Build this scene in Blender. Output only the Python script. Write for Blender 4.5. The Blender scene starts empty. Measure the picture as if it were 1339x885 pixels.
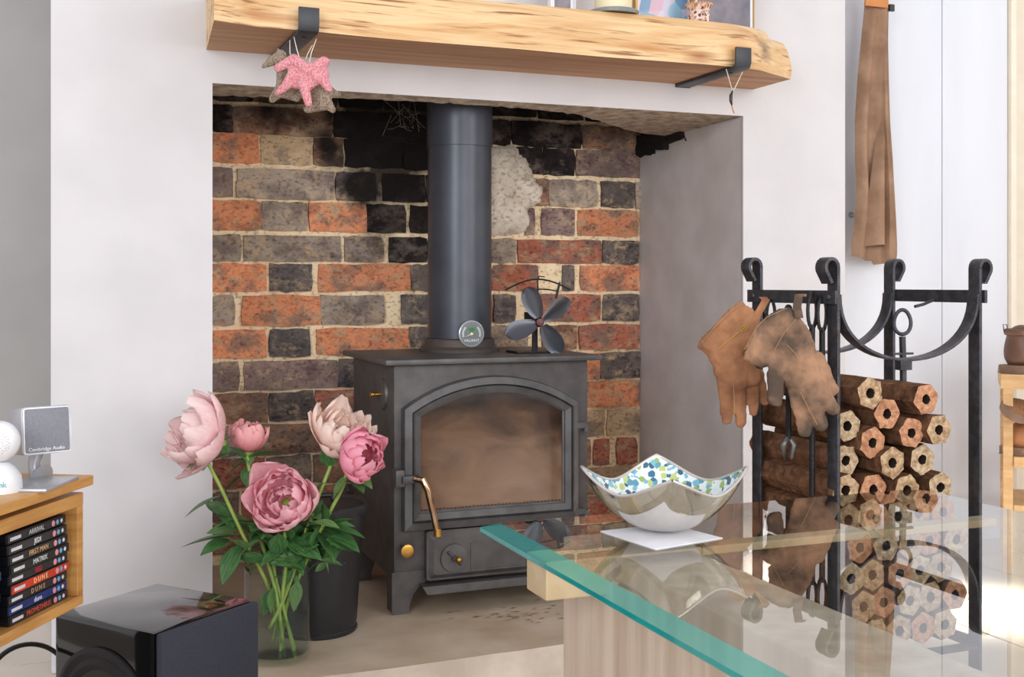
import bpy, bmesh, math, random
from mathutils import Vector, Matrix, noise
C = bpy.context.scene
COL = C.collection
R = math.radians
rnd = random.Random(7)

# ------------------------------------------------------------------ camera
YAW = 21.7; FPX = 1521.0; CAMZ = 0.70; HZN = 370.0
cam_d = bpy.data.cameras.new('camera'); cam = bpy.data.objects.new('camera', cam_d); COL.objects.link(cam)
cam.location = (0, 0, CAMZ); cam.rotation_euler = (R(90), 0, R(-YAW))
cam_d.sensor_width = 36; cam_d.lens = FPX / 1339 * 36; cam_d.shift_y = -(442.5 - HZN) / 1339
cam_d.clip_start = 0.02
C.camera = cam
# ------------------------------------------------------------------ world and light
w = bpy.data.worlds.new('world'); C.world = w; w.use_nodes = True
bg = w.node_tree.nodes['Background']; bg.inputs[0].default_value = (0.97, 0.96, 1.0, 1); bg.inputs[1].default_value = 0.82
def area(name, loc, target, sx, sy, watts, col):
    d = bpy.data.lights.new(name, 'AREA'); d.shape = 'RECTANGLE'; d.size = sx; d.size_y = sy; d.energy = watts; d.color = col
    o = bpy.data.objects.new(name, d); COL.objects.link(o); o.location = loc
    o.rotation_euler = (Vector(target) - Vector(loc)).to_track_quat('-Z', 'Y').to_euler(); return o
area('window_daylight_right', (2.7, -1.6, 1.45), (0.7, 2.3, 0.5), 1.1, 1.5, 33, (1.0, 0.96, 0.9))
area('window_daylight_left', (-1.7, -1.2, 1.4), (1.3, 2.4, 0.5), 1.2, 1.4, 58, (0.9, 0.95, 1.0))
area('fill_light_rear', (0.75, -2.3, 1.15), (0.85, 2.4, 0.55), 1.7, 1.3, 40, (0.97, 0.97, 1.0))  # added fill lamp behind the camera, brightens the stove and flue pipe
sb = area('sunbeam_through_window', (3.3, 0.7, 1.5), (1.80, 2.02, 0.0), 0.28, 0.4, 6, (1.0, 0.95, 0.86)); sb.data.spread = R(9)
area('doorway_daylight', (3.1, 1.2, 1.5), (1.7, 2.4, 0.8), 0.7, 1.5, 3, (1.0, 0.97, 0.93))
C.view_settings.view_transform = 'Standard'; C.view_settings.look = 'None'
C.view_settings.gamma = 1; C.view_settings.use_curve_mapping = False; C.view_settings.exposure = 0.0

# ------------------------------------------------------------------ places in the room (metres) from sight lines and a known plane
ca, sa = math.cos(R(YAW)), math.sin(R(YAW))
FW = Vector((sa, ca, 0)); RT = Vector((ca, -sa, 0)); UP = Vector((0, 0, 1)); CAMP = Vector((0, 0, CAMZ))
def ray(px, py): return FW + RT * ((px - 669.5) / FPX) + UP * ((HZN - py) / FPX)
def PY(px, py, Y): d = ray(px, py); return CAMP + d * (Y / d.y)
def PX(px, py, X): d = ray(px, py); return CAMP + d * (X / d.x)
def PZ(px, py, Z): d = ray(px, py); return CAMP + d * ((Z - CAMZ) / d.z)
def PD(px, py, D): return CAMP + ray(px, py) * D
def sl(c): return tuple(((x/255)/12.92 if x/255 <= .04045 else ((x/255+.055)/1.055)**2.4) for x in c) + (1,)

# ------------------------------------------------------------------ materials
MATS = {}
def newmat(name):
    m = bpy.data.materials.new(name); m.use_nodes = True; nt = m.node_tree
    return m, nt, nt.nodes['Principled BSDF'], nt.nodes['Material Output']
def N(nt, t, **kw):
    n = nt.nodes.new(t)
    for k, v in kw.items():
        if hasattr(n, k): setattr(n, k, v)
        else: n.inputs[k].default_value = v
    return n
def ramp(nt, stops, src):
    r = nt.nodes.new('ShaderNodeValToRGB'); e = r.color_ramp.elements
    while len(e) < len(stops): e.new(0.5)
    for i, (p, c) in enumerate(stops): e[i].position = p; e[i].color = c
    nt.links.new(src, r.inputs[0]); return r
def coords(nt, scale=(1, 1, 1), src='Object', rand=False):
    tc = nt.nodes.new('ShaderNodeTexCoord'); mp = nt.nodes.new('ShaderNodeMapping'); mp.inputs['Scale'].default_value = scale
    nt.links.new(tc.outputs[src], mp.inputs[0])
    if rand:
        oi = nt.nodes.new('ShaderNodeObjectInfo'); mu = N(nt, 'ShaderNodeMath', operation='MULTIPLY'); mu.inputs[1].default_value = 37.0
        nt.links.new(oi.outputs['Random'], mu.inputs[0]); nt.links.new(mu.outputs[0], mp.inputs['Location'])
    return mp
def mat(name, c1, c2=None, rough=0.5, metal=0.0, scale=20, stretch=(1, 1, 1), bump=0.0, bscale=None, detail=4, spec=0.5, rand=False, coat=0.0, lo=0.35, hi=0.65, src='Object'):
    if name in MATS: return MATS[name]
    m, nt, b, out = newmat(name)
    b.inputs['Roughness'].default_value = rough; b.inputs['Metallic'].default_value = metal
    b.inputs['Specular IOR Level'].default_value = spec; b.inputs['Coat Weight'].default_value = coat
    mp = coords(nt, stretch, src, rand)
    if c2 is None: c2 = tuple(max(0, x * .93) for x in c1)
    nz = N(nt, 'ShaderNodeTexNoise'); nz.inputs['Scale'].default_value = scale; nz.inputs['Detail'].default_value = detail
    nt.links.new(mp.outputs[0], nz.inputs['Vector'])
    r = ramp(nt, [(lo, sl(c1)), (hi, sl(c2))], nz.outputs['Fac']); nt.links.new(r.outputs[0], b.inputs['Base Color'])
    if bump:
        n2 = N(nt, 'ShaderNodeTexNoise'); n2.inputs['Scale'].default_value = bscale or scale * 3; n2.inputs['Detail'].default_value = 5
        nt.links.new(mp.outputs[0], n2.inputs['Vector'])
        bp = N(nt, 'ShaderNodeBump'); bp.inputs['Strength'].default_value = bump; bp.inputs['Distance'].default_value = 0.004
        nt.links.new(n2.outputs['Fac'], bp.inputs['Height']); nt.links.new(bp.outputs[0], b.inputs['Normal'])
    MATS[name] = m; return m

def brick_mat(name, stops, stain=0.0, soot=0.0, patch=.7):
    """weathered brick: large patches, fine specks, pale mortar smears, and chimney soot where smoke has blackened the wall"""
    m, nt, b, out = newmat(name); b.inputs['Roughness'].default_value = 0.9; b.inputs['Specular IOR Level'].default_value = 0.25
    mp = coords(nt, (1, 1, 1.4), 'Object', False)
    n1 = N(nt, 'ShaderNodeTexNoise'); n1.inputs['Scale'].default_value = 17; n1.inputs['Detail'].default_value = 7; n1.inputs['Roughness'].default_value = .68
    nt.links.new(mp.outputs[0], n1.inputs['Vector'])
    col = ramp(nt, stops, n1.outputs['Fac']).outputs[0]
    n2 = N(nt, 'ShaderNodeTexNoise'); n2.inputs['Scale'].default_value = 28; n2.inputs['Detail'].default_value = 8; n2.inputs['Roughness'].default_value = .7
    nt.links.new(mp.outputs[0], n2.inputs['Vector'])
    s = ramp(nt, [(0.56 - stain, (0, 0, 0, 1)), (0.72 - stain * .8, (1, 1, 1, 1))], n2.outputs['Fac'])
    mx = N(nt, 'ShaderNodeMix', data_type='RGBA'); nt.links.new(s.outputs[0], mx.inputs[0]); nt.links.new(col, mx.inputs[6]); mx.inputs[7].default_value = sl((176, 150, 118))
    n5 = N(nt, 'ShaderNodeTexNoise'); n5.inputs['Scale'].default_value = 12; n5.inputs['Detail'].default_value = 5; n5.inputs['Roughness'].default_value = .62
    mo = nt.nodes.new('ShaderNodeMapping'); mo.inputs['Location'].default_value = (7, 3, 11); nt.links.new(mp.outputs[0], mo.inputs[0]); nt.links.new(mo.outputs[0], n5.inputs['Vector'])
    s5a = ramp(nt, [(0.50, (0, 0, 0, 1)), (0.60, (patch, patch, patch, 1))], n5.outputs['Fac'])
    mq = N(nt, 'ShaderNodeMix', data_type='RGBA'); nt.links.new(s5a.outputs[0], mq.inputs[0]); nt.links.new(mx.outputs[2], mq.inputs[6]); mq.inputs[7].default_value = sl((112, 98, 90)); 
    oi = nt.nodes.new('ShaderNodeObjectInfo'); hs = nt.nodes.new('ShaderNodeHueSaturation'); hv = N(nt, 'ShaderNodeMath', operation='MULTIPLY_ADD'); nt.links.new(oi.outputs['Random'], hv.inputs[0]); hv.inputs[1].default_value = .45; hv.inputs[2].default_value = 1.15
    nt.links.new(hv.outputs[0], hs.inputs['Value']); hs.inputs['Saturation'].default_value = .95; nt.links.new(mq.outputs[2], hs.inputs['Color'])
    # dark specks
    n3 = N(nt, 'ShaderNodeTexNoise'); n3.inputs['Scale'].default_value = 95; n3.inputs['Detail'].default_value = 5
    nt.links.new(mp.outputs[0], n3.inputs['Vector'])
    s3 = ramp(nt, [(0.32, (.42, .38, .36, 1)), (0.47, (1, 1, 1, 1))], n3.outputs['Fac'])
    mu = N(nt, 'ShaderNodeMix', data_type='RGBA', blend_type='MULTIPLY'); mu.inputs[0].default_value = .8
    nt.links.new(hs.outputs[0], mu.inputs[6]); nt.links.new(s3.outputs[0], mu.inputs[7])
    # soot of the flue: blackened band under the throat and a tongue beside the pipe
    g = nt.nodes.new('ShaderNodeNewGeometry'); sp = nt.nodes.new('ShaderNodeSeparateXYZ'); nt.links.new(g.outputs['Position'], sp.inputs[0])
    def M(op, a, bb, clamp=False):
        n = N(nt, 'ShaderNodeMath', operation=op); n.use_clamp = clamp
        for i, v in enumerate((a, bb)):
            if isinstance(v, (int, float)): n.inputs[i].default_value = v
            else: nt.links.new(v, n.inputs[i])
        return n.outputs[0]
    nb = N(nt, 'ShaderNodeTexNoise'); nb.inputs['Scale'].default_value = 9; nb.inputs['Detail'].default_value = 6
    nt.links.new(g.outputs['Position'], nb.inputs['Vector'])
    up = M('MULTIPLY', M('SUBTRACT', sp.outputs[2], 1.06), 9.0)
    dx = M('DIVIDE', M('SUBTRACT', sp.outputs[0], 0.76), 0.17)
    dz = M('DIVIDE', M('SUBTRACT', sp.outputs[2], 1.12), 0.36)
    el = M('MULTIPLY', M('SUBTRACT', 1.0, M('ADD', M('MULTIPLY', dx, dx), M('MULTIPLY', dz, dz))), 2.2)
    s4 = M('ADD', M('MAXIMUM', up, el), M('MULTIPLY', M('SUBTRACT', nb.outputs['Fac'], .5), 4.0))
    s5 = M('MULTIPLY', M('ADD', s4, soot), .93, True)
    s6 = M('MINIMUM', s5, .95)
    fx = N(nt, 'ShaderNodeMix', data_type='RGBA'); nt.links.new(s6, fx.inputs[0]); nt.links.new(mu.outputs[2], fx.inputs[6]); fx.inputs[7].default_value = sl((26, 20, 20))
    nt.links.new(fx.outputs[2], b.inputs['Base Color'])
    bp = N(nt, 'ShaderNodeBump'); bp.inputs['Strength'].default_value = 0.9; bp.inputs['Distance'].default_value = .004
    nt.links.new(n2.outputs['Fac'], bp.inputs['Height'])
    bp2 = N(nt, 'ShaderNodeBump'); bp2.inputs['Strength'].default_value = 0.6; bp2.inputs['Distance'].default_value = .002
    nt.links.new(n3.outputs['Fac'], bp2.inputs['Height']); nt.links.new(bp.outputs[0], bp2.inputs['Normal'])
    nt.links.new(bp2.outputs[0], b.inputs['Normal']); return m

def petal_mat(name, tip, base, sub=.35):
    m, nt, b, out = newmat(name); b.inputs['Roughness'].default_value = .55
    b.inputs['Subsurface Weight'].default_value = 0.0; b.inputs['Specular IOR Level'].default_value = .25
    tc = nt.nodes.new('ShaderNodeTexCoord'); sp = nt.nodes.new('ShaderNodeSeparateXYZ'); nt.links.new(tc.outputs['Object'], sp.inputs[0])
    mp = coords(nt, (14, 14, 2), 'Object', True)
    nz = N(nt, 'ShaderNodeTexNoise'); nz.inputs['Scale'].default_value = 1.0; nt.links.new(mp.outputs[0], nz.inputs['Vector'])
    a = N(nt, 'ShaderNodeMath', operation='MULTIPLY_ADD'); nt.links.new(nz.outputs['Fac'], a.inputs[0]); a.inputs[1].default_value = 1.6; nt.links.new(sp.outputs[2], a.inputs[2])
    b2 = N(nt, 'ShaderNodeMath', operation='MULTIPLY_ADD'); nt.links.new(a.outputs[0], b2.inputs[0]); b2.inputs[1].default_value = .42; b2.inputs[2].default_value = .02
    r = ramp(nt, [(0.12, sl(base)), (0.8, sl(tip))], b2.outputs[0])
    nt.links.new(r.outputs[0], b.inputs['Base Color'])
    tr = nt.nodes.new('ShaderNodeBsdfTranslucent'); nt.links.new(r.outputs[0], tr.inputs[0])
    ms = nt.nodes.new('ShaderNodeMixShader'); ms.inputs[0].default_value = sub
    nt.links.new(b.outputs[0], ms.inputs[1]); nt.links.new(tr.outputs[0], ms.inputs[2]); nt.links.new(ms.outputs[0], out.inputs[0])
    return m

def thin_glass(name, tint, ior=1.5, both=False, rough=0.0, body=0.0, bodycol=(200, 230, 225)):
    """clear glass: Fresnel mirror on the outside of each face, tinted clear body"""
    m, nt, b, out = newmat(name); nt.nodes.remove(b)
    fr = nt.nodes.new('ShaderNodeFresnel'); fr.inputs[0].default_value = ior
    g = nt.nodes.new('ShaderNodeNewGeometry')
    inv = N(nt, 'ShaderNodeMath', operation='SUBTRACT'); inv.inputs[0].default_value = 1; nt.links.new(g.outputs['Backfacing'], inv.inputs[1])
    mu = N(nt, 'ShaderNodeMath', operation='MULTIPLY'); nt.links.new(inv.outputs[0], mu.inputs[1])
    f = fr.outputs[0]
    if both:   # both faces of the pane reflect: F2 = 2F / (1 + F)
        a = N(nt, 'ShaderNodeMath', operation='ADD'); a.inputs[0].default_value = 1; nt.links.new(f, a.inputs[1])
        d = N(nt, 'ShaderNodeMath', operation='DIVIDE'); nt.links.new(f, d.inputs[0]); nt.links.new(a.outputs[0], d.inputs[1])
        e = N(nt, 'ShaderNodeMath', operation='MULTIPLY'); nt.links.new(d.outputs[0], e.inputs[0]); e.inputs[1].default_value = 2; f = e.outputs[0]
    nt.links.new(f, mu.inputs[0])
    tr = nt.nodes.new('ShaderNodeBsdfTransparent'); tr.inputs[0].default_value = sl(tint)
    df = nt.nodes.new('ShaderNodeBsdfDiffuse'); df.inputs[0].default_value = sl(bodycol)
    m0 = nt.nodes.new('ShaderNodeMixShader'); m0.inputs[0].default_value = body
    nt.links.new(tr.outputs[0], m0.inputs[1]); nt.links.new(df.outputs[0], m0.inputs[2])
    gl = nt.nodes.new('ShaderNodeBsdfGlossy'); gl.inputs['Roughness'].default_value = rough
    ms = nt.nodes.new('ShaderNodeMixShader'); nt.links.new(mu.outputs[0], ms.inputs[0]); nt.links.new(m0.outputs[0], ms.inputs[1]); nt.links.new(gl.outputs[0], ms.inputs[2])
    nt.links.new(ms.outputs[0], out.inputs[0]); return m

M_plaster = mat('white_plaster', (216, 213, 214), (208, 205, 206), rough=.75, scale=6, bump=.12, bscale=60)
M_reveal = mat('reveal_plaster', (214, 206, 204), (200, 192, 188), rough=.8, scale=9, bump=.15, bscale=50)
M_grey = mat('alcove_wall_grey', (176, 174, 171), (168, 166, 163), rough=.8, scale=5, bump=.1, bscale=50)  # left alcove wall, a greyer tone than the breast plaster
M_panel = mat('white_panel_paint', (226, 229, 236), (219, 222, 229), rough=.5, scale=7, stretch=(1, 1, .2), bump=.06, bscale=70)
M_cream = mat('cream_paint', (243, 232, 212), (238, 226, 204), rough=.6)
M_soffit = mat('lintel_cement', (206, 190, 170), (150, 134, 118), rough=.95, scale=40, bump=.8, bscale=160)
M_soot = mat('soot_black', (30, 24, 23), (14, 11, 11), rough=.95, scale=25, bump=.8)
M_hearth = mat('sandy_hearthstone', (205, 186, 164), (176, 154, 130), rough=.7, scale=7, detail=8, bump=.25, bscale=60, lo=.35, hi=.7)
M_hearthface = mat('pale_hearth_edge', (206, 192, 176), (182, 166, 150), rough=.8, scale=14, bump=.5)
M_tile = mat('limestone_tile', (226, 214, 200), (212, 198, 182), rough=.35, scale=4, detail=6, bump=.05, rand=True)
M_grout = mat('tile_grout', (150, 138, 124), rough=.95, scale=60)
M_iron = mat('stove_iron', (88, 84, 83), (74, 70, 69), rough=.5, metal=.2, scale=30, bump=.18, bscale=420)
M_iron2 = mat('stove_iron_frame', (96, 94, 94), (80, 78, 78), rough=.45, metal=.3, scale=30, bump=.12, bscale=420)
M_pipe = mat('flue_enamel', (76, 79, 87), (66, 69, 77), rough=.36, metal=.35, scale=12, bump=.05, bscale=500)
M_collar = mat('collar_iron', (78, 76, 77), (92, 80, 70), rough=.6, metal=.3, scale=40, bump=.2)
M_rack = mat('rack_black_steel', (82, 82, 87), (60, 60, 65), rough=.34, metal=.5, scale=60, bump=.35, bscale=350)
M_tool = mat('tool_black_steel', (40, 40, 42), (30, 30, 32), rough=.4, metal=.5, scale=60, bump=.3, bscale=300)
M_bracket = mat('bracket_matt_black', (58, 60, 66), (52, 54, 60), rough=.45, scale=40)
M_brass = mat('brass', (205, 160, 80), (180, 130, 60), rough=.28, metal=.9, scale=40)
M_chrome = mat('worn_brass_handle', (205, 175, 145), (160, 120, 85), rough=.16, metal=1, scale=30)
M_silver = mat('polished_silver', (226, 222, 216), (218, 212, 204), rough=.07, metal=1, scale=10)
M_rim = mat('bowl_rim_metal', (222, 216, 210), rough=.3, metal=.7)
M_paper = mat('white_paper', (240, 240, 246), rough=.9)
M_bucket = mat('bucket_black', (36, 36, 39), (30, 30, 33), rough=.45, scale=30, bump=.05)
M_gloss = mat('gloss_black', (12, 12, 14), rough=.08, coat=.6)
M_grille = mat('grille_cloth', (52, 54, 66), (44, 46, 57), rough=.85, scale=500, bump=.3, bscale=900)
M_driver = mat('driver_rubber', (30, 30, 33), rough=.55)
M_cone = mat('driver_cone', (26, 20, 19), rough=.3)
M_white = mat('white_plastic', (236, 238, 242), rough=.35)
M_silverp = mat('silver_plastic', (186, 188, 194), rough=.3, metal=.4)
M_speakg = mat('speaker_grey_grille', (128, 130, 138), (116, 118, 126), rough=.6, scale=500)
M_dark = mat('dark_plastic', (40, 41, 44), rough=.35)
M_rubber = mat('cable_rubber', (18, 18, 20), rough=.5)
M_trav = mat('travertine', (214, 194, 176), (186, 162, 142), rough=.5, scale=9, stretch=(3.5, 3.5, .25), detail=7, bump=.12, bscale=60)
M_bar = mat('ochre_stone_bar', (206, 182, 148), (188, 160, 122), rough=.5, scale=18, bump=.2, bscale=80)
M_leather = mat('apron_suede', (166, 134, 110), (138, 108, 86), rough=.95, scale=16, bump=.35, bscale=160, spec=.2)
M_strap = mat('tan_strap_leather', (206, 134, 72), (190, 118, 60), rough=.5)
M_gloveA = mat('glove_leather_tan', (180, 128, 92), (128, 88, 64), rough=.9, scale=18, detail=6, bump=.4, bscale=130, spec=.2)
M_gloveB = mat('glove_leather_dirty', (172, 132, 104), (88, 74, 64), rough=.92, scale=13, detail=7, bump=.4, bscale=130, spec=.2, lo=.42, hi=.6)
M_thread = mat('yellow_thread', (214, 176, 70), rough=.8)
M_seam = mat('pale_seam_thread', (180, 142, 108), rough=.9)
M_cord = mat('cream_string', (238, 228, 212), rough=.9)
M_pinkknit = mat('pink_herringbone', (234, 168, 172), (208, 122, 134), rough=.95, scale=420, stretch=(1, 1, .6), bump=.9, bscale=380, lo=.42, hi=.6)
M_greyknit = mat('taupe_herringbone', (170, 150, 130), (120, 104, 90), rough=.95, scale=420, stretch=(1, 1, .6), bump=.9, bscale=380, lo=.42, hi=.6)
M_leaf = mat('peony_leaf', (84, 128, 70), (52, 94, 52), rough=.38, scale=4, stretch=(1, 6, 1), bump=.1, rand=True)
M_leaf2 = mat('peony_leaf_pale', (108, 142, 84), (80, 118, 62), rough=.5, scale=4, stretch=(1, 6, 1), rand=True)
M_stem = mat('peony_stem', (164, 186, 88), (132, 160, 72), rough=.45, scale=25)
M_oak = mat('honey_oak', (206, 154, 88), (176, 122, 62), rough=.42, scale=10, stretch=(1, 1, 9), detail=7, bump=.05)
M_pine = mat('pale_pine', (222, 186, 136), (200, 158, 106), rough=.55, scale=10, stretch=(1, 1, 8), detail=6)
M_brown = mat('brown_boot_leather', (112, 78, 60), (88, 60, 46), rough=.45, scale=20, bump=.15)
M_tan = mat('tan_shoe_leather', (180, 124, 80), (154, 100, 62), rough=.55, scale=20, bump=.1)
M_sole = mat('shoe_sole', (146, 116, 94), (122, 94, 76), rough=.7, scale=30)
M_gold = mat('gold_frame_edge', (186, 150, 88), rough=.35, metal=.6)
M_candle = mat('cream_candle_wax', (242, 228, 190), rough=.5)
M_blade = mat('fan_blade', (84, 86, 92), rough=.28, metal=.6)
M_hub = mat('maroon_hub', (84, 26, 36), rough=.35)
M_web = mat('dusty_web', (170, 160, 150), rough=.9)

def wood_beam_mat():
    m, nt, b, out = newmat('waney_oak'); b.inputs['Roughness'].default_value = .5
    mp = coords(nt, (1.6, 9, 26), 'Object')
    n0 = N(nt, 'ShaderNodeTexNoise'); n0.inputs['Scale'].default_value = 1.1; n0.inputs['Detail'].default_value = 3
    nt.links.new(mp.outputs[0], n0.inputs['Vector'])
    n1 = N(nt, 'ShaderNodeTexNoise'); n1.inputs['Scale'].default_value = 1.5; n1.inputs['Detail'].default_value = 8; n1.inputs['Roughness'].default_value = .6; n1.inputs['Distortion'].default_value = .9
    nt.links.new(mp.outputs[0], n1.inputs['Vector'])
    c = ramp(nt, [(.30, sl((178, 126, 78))), (.43, sl((214, 170, 118))), (.6, sl((232, 200, 152))), (.8, sl((206, 158, 104)))], n1.outputs['Fac'])
    mp2 = coords(nt, (5, 30, 110), 'Object'); n2 = N(nt, 'ShaderNodeTexNoise'); n2.inputs['Scale'].default_value = 1.3; n2.inputs['Detail'].default_value = 6
    nt.links.new(mp2.outputs[0], n2.inputs['Vector'])
    s = ramp(nt, [(.58, (0, 0, 0, 1)), (.68, (1, 1, 1, 1))], n2.outputs['Fac'])
    mx = N(nt, 'ShaderNodeMix', data_type='RGBA'); nt.links.new(s.outputs[0], mx.inputs[0]); nt.links.new(c.outputs[0], mx.inputs[6]); mx.inputs[7].default_value = sl((150, 98, 56))
    # burr stains near the right hand end
    g = nt.nodes.new('ShaderNodeTexCoord')
    last = mx.outputs[2]
    for (cx, cz, rx, rz, colr) in ((1.215, 1.155, .035, .014, (150, 84, 34)), (1.385, 1.185, .022, .028, (110, 76, 54)), (1.30, 1.17, .03, .02, (214, 150, 80)), (1.10, 1.165, .06, .01, (190, 122, 62)), (.33, 1.16, .05, .008, (176, 110, 60))):
        mm = N(nt, 'ShaderNodeMapping'); mm.vector_type = 'POINT'
        mm.inputs['Location'].default_value = (-cx / rx, 0, -cz / rz); mm.inputs['Scale'].default_value = (1 / rx, 0, 1 / rz)
        nt.links.new(g.outputs['Object'], mm.inputs[0])
        ln = N(nt, 'ShaderNodeVectorMath', operation='LENGTH'); nt.links.new(mm.outputs[0], ln.inputs[0])
        ad = N(nt, 'ShaderNodeMath', operation='MULTIPLY_ADD'); nt.links.new(n2.outputs['Fac'], ad.inputs[0]); ad.inputs[1].default_value = 2.2; nt.links.new(ln.outputs['Value'], ad.inputs[2])
        rr = ramp(nt, [(.45, (.85, .85, .85, 1)), (1.0, (0, 0, 0, 1))], N(nt, 'ShaderNodeMath', operation='MULTIPLY').outputs[0])
        k = rr.inputs[0].links[0].from_node; nt.links.new(ad.outputs[0], k.inputs[0]); k.inputs[1].default_value = .42
        m2 = N(nt, 'ShaderNodeMix', data_type='RGBA'); nt.links.new(rr.outputs[0], m2.inputs[0]); nt.links.new(last, m2.inputs[6]); m2.inputs[7].default_value = sl(colr); last = m2.outputs[2]
    nt.links.new(last, b.inputs['Base Color'])
    bp = N(nt, 'ShaderNodeBump'); bp.inputs['Strength'].default_value = .25; bp.inputs['Distance'].default_value = .003
    nt.links.new(n1.outputs['Fac'], bp.inputs['Height']); nt.links.new(bp.outputs[0], b.inputs['Normal']); return m
M_beam = wood_beam_mat()
M_beamunder = mat('sawn_oak_underside', (196, 152, 116), (168, 124, 90), rough=.65, scale=3, stretch=(1, 14, 4), detail=6, bump=.1)

def stove_glass_mat():
    m, nt, b, out = newmat('smoked_stove_glass'); b.inputs['Roughness'].default_value = .12; b.inputs['Coat Weight'].default_value = .35
    mp = coords(nt, (1, 1, 1.8), 'Object'); n1 = N(nt, 'ShaderNodeTexNoise'); n1.inputs['Scale'].default_value = 8; n1.inputs['Detail'].default_value = 5; n1.inputs['Distortion'].default_value = .6
    nt.links.new(mp.outputs[0], n1.inputs['Vector'])
    sp = nt.nodes.new('ShaderNodeSeparateXYZ'); tc = nt.nodes.new('ShaderNodeTexCoord'); nt.links.new(tc.outputs['Object'], sp.inputs[0])
    a = N(nt, 'ShaderNodeMath', operation='MULTIPLY_ADD'); nt.links.new(sp.outputs[2], a.inputs[0]); a.inputs[1].default_value = -3.2; a.inputs[2].default_value = 1.45 + .12
    c = N(nt, 'ShaderNodeMath', operation='MULTIPLY_ADD'); nt.links.new(n1.outputs['Fac'], c.inputs[0]); c.inputs[1].default_value = 1.3; nt.links.new(a.outputs[0], c.inputs[2])
    r = ramp(nt, [(.25, sl((30, 24, 21))), (.42, sl((70, 50, 38))), (.6, sl((116, 86, 64))), (.8, sl((138, 108, 86)))], None or N(nt, 'ShaderNodeMath', operation='MULTIPLY').outputs[0])
    k = r.inputs[0].links[0].from_node; nt.links.new(c.outputs[0], k.inputs[0]); k.inputs[1].default_value = .50
    nt.links.new(r.outputs[0], b.inputs['Base Color']); return m
M_sglass = stove_glass_mat()

def voronoi_mat(name, base, cols, scale, rough=.25, src='Object'):
    m, nt, b, out = newmat(name); b.inputs['Roughness'].default_value = rough; b.inputs['Coat Weight'].default_value = .4
    mp = coords(nt, (1, 1, 1), src)
    v = N(nt, 'ShaderNodeTexVoronoi'); v.inputs['Scale'].default_value = scale; nt.links.new(mp.outputs[0], v.inputs['Vector'])
    nz = N(nt, 'ShaderNodeTexNoise'); nz.inputs['Scale'].default_value = scale * 1.5; nt.links.new(mp.outputs[0], nz.inputs['Vector'])
    sp = nt.nodes.new('ShaderNodeSeparateColor'); nt.links.new(v.outputs['Color'], sp.inputs[0])
    n = len(cols); rr = nt.nodes.new('ShaderNodeValToRGB'); rr.color_ramp.interpolation = 'CONSTANT'; e = rr.color_ramp.elements
    while len(e) < n: e.new(.5)
    for i, c in enumerate(cols): e[i].position = i / n; e[i].color = sl(c)
    nt.links.new(sp.outputs[0], rr.inputs[0])
    ad = N(nt, 'ShaderNodeMath', operation='MULTIPLY_ADD'); nt.links.new(nz.outputs['Fac'], ad.inputs[0]); ad.inputs[1].default_value = .78; nt.links.new(v.outputs['Distance'], ad.inputs[2])
    f = ramp(nt, [(.90, (0, 0, 0, 1)), (1.0, (1, 1, 1, 1))], ad.outputs[0])
    mx = N(nt, 'ShaderNodeMix', data_type='RGBA'); nt.links.new(f.outputs[0], mx.inputs[0]); nt.links.new(rr.outputs[0], mx.inputs[6]); mx.inputs[7].default_value = sl(base)
    nt.links.new(mx.outputs[2], b.inputs['Base Color']); return m
M_floral = voronoi_mat('floral_enamel', (226, 232, 232), [(52, 108, 140), (92, 150, 170), (150, 172, 90), (50, 92, 118), (186, 196, 120), (118, 176, 196), (214, 226, 226)], 120)
M_filigree = voronoi_mat('filigree_glass', (236, 206, 190), [(170, 130, 110), (90, 62, 56), (214, 170, 148)], 160)
M_photo1 = voronoi_mat('blurred_pastel_photo', (206, 200, 220), [(214, 178, 196), (150, 190, 214), (226, 214, 226), (120, 160, 196)], 22)
M_photo2 = mat('blurred_grey_photo', (92, 92, 104), (150, 140, 150), rough=.4, scale=14)

def briquette_mat(name, c1, c2, sc=110):
    return mat(name, c1, c2, rough=.95, scale=sc, detail=8, bump=1.0, bscale=sc * 1.4, spec=.15, rand=True, lo=.3, hi=.7)
M_bend = [briquette_mat('sawdust_end_pale', (214, 186, 150), (140, 108, 80)), briquette_mat('sawdust_end_rosy', (216, 164, 128), (160, 110, 82)), briquette_mat('sawdust_end_buff', (222, 198, 164), (152, 124, 94))]
M_bside = briquette_mat('charred_briquette_side', (134, 96, 70), (80, 54, 40), 60)
M_bhole = mat('briquette_hole', (52, 38, 30), rough=.95)

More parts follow.
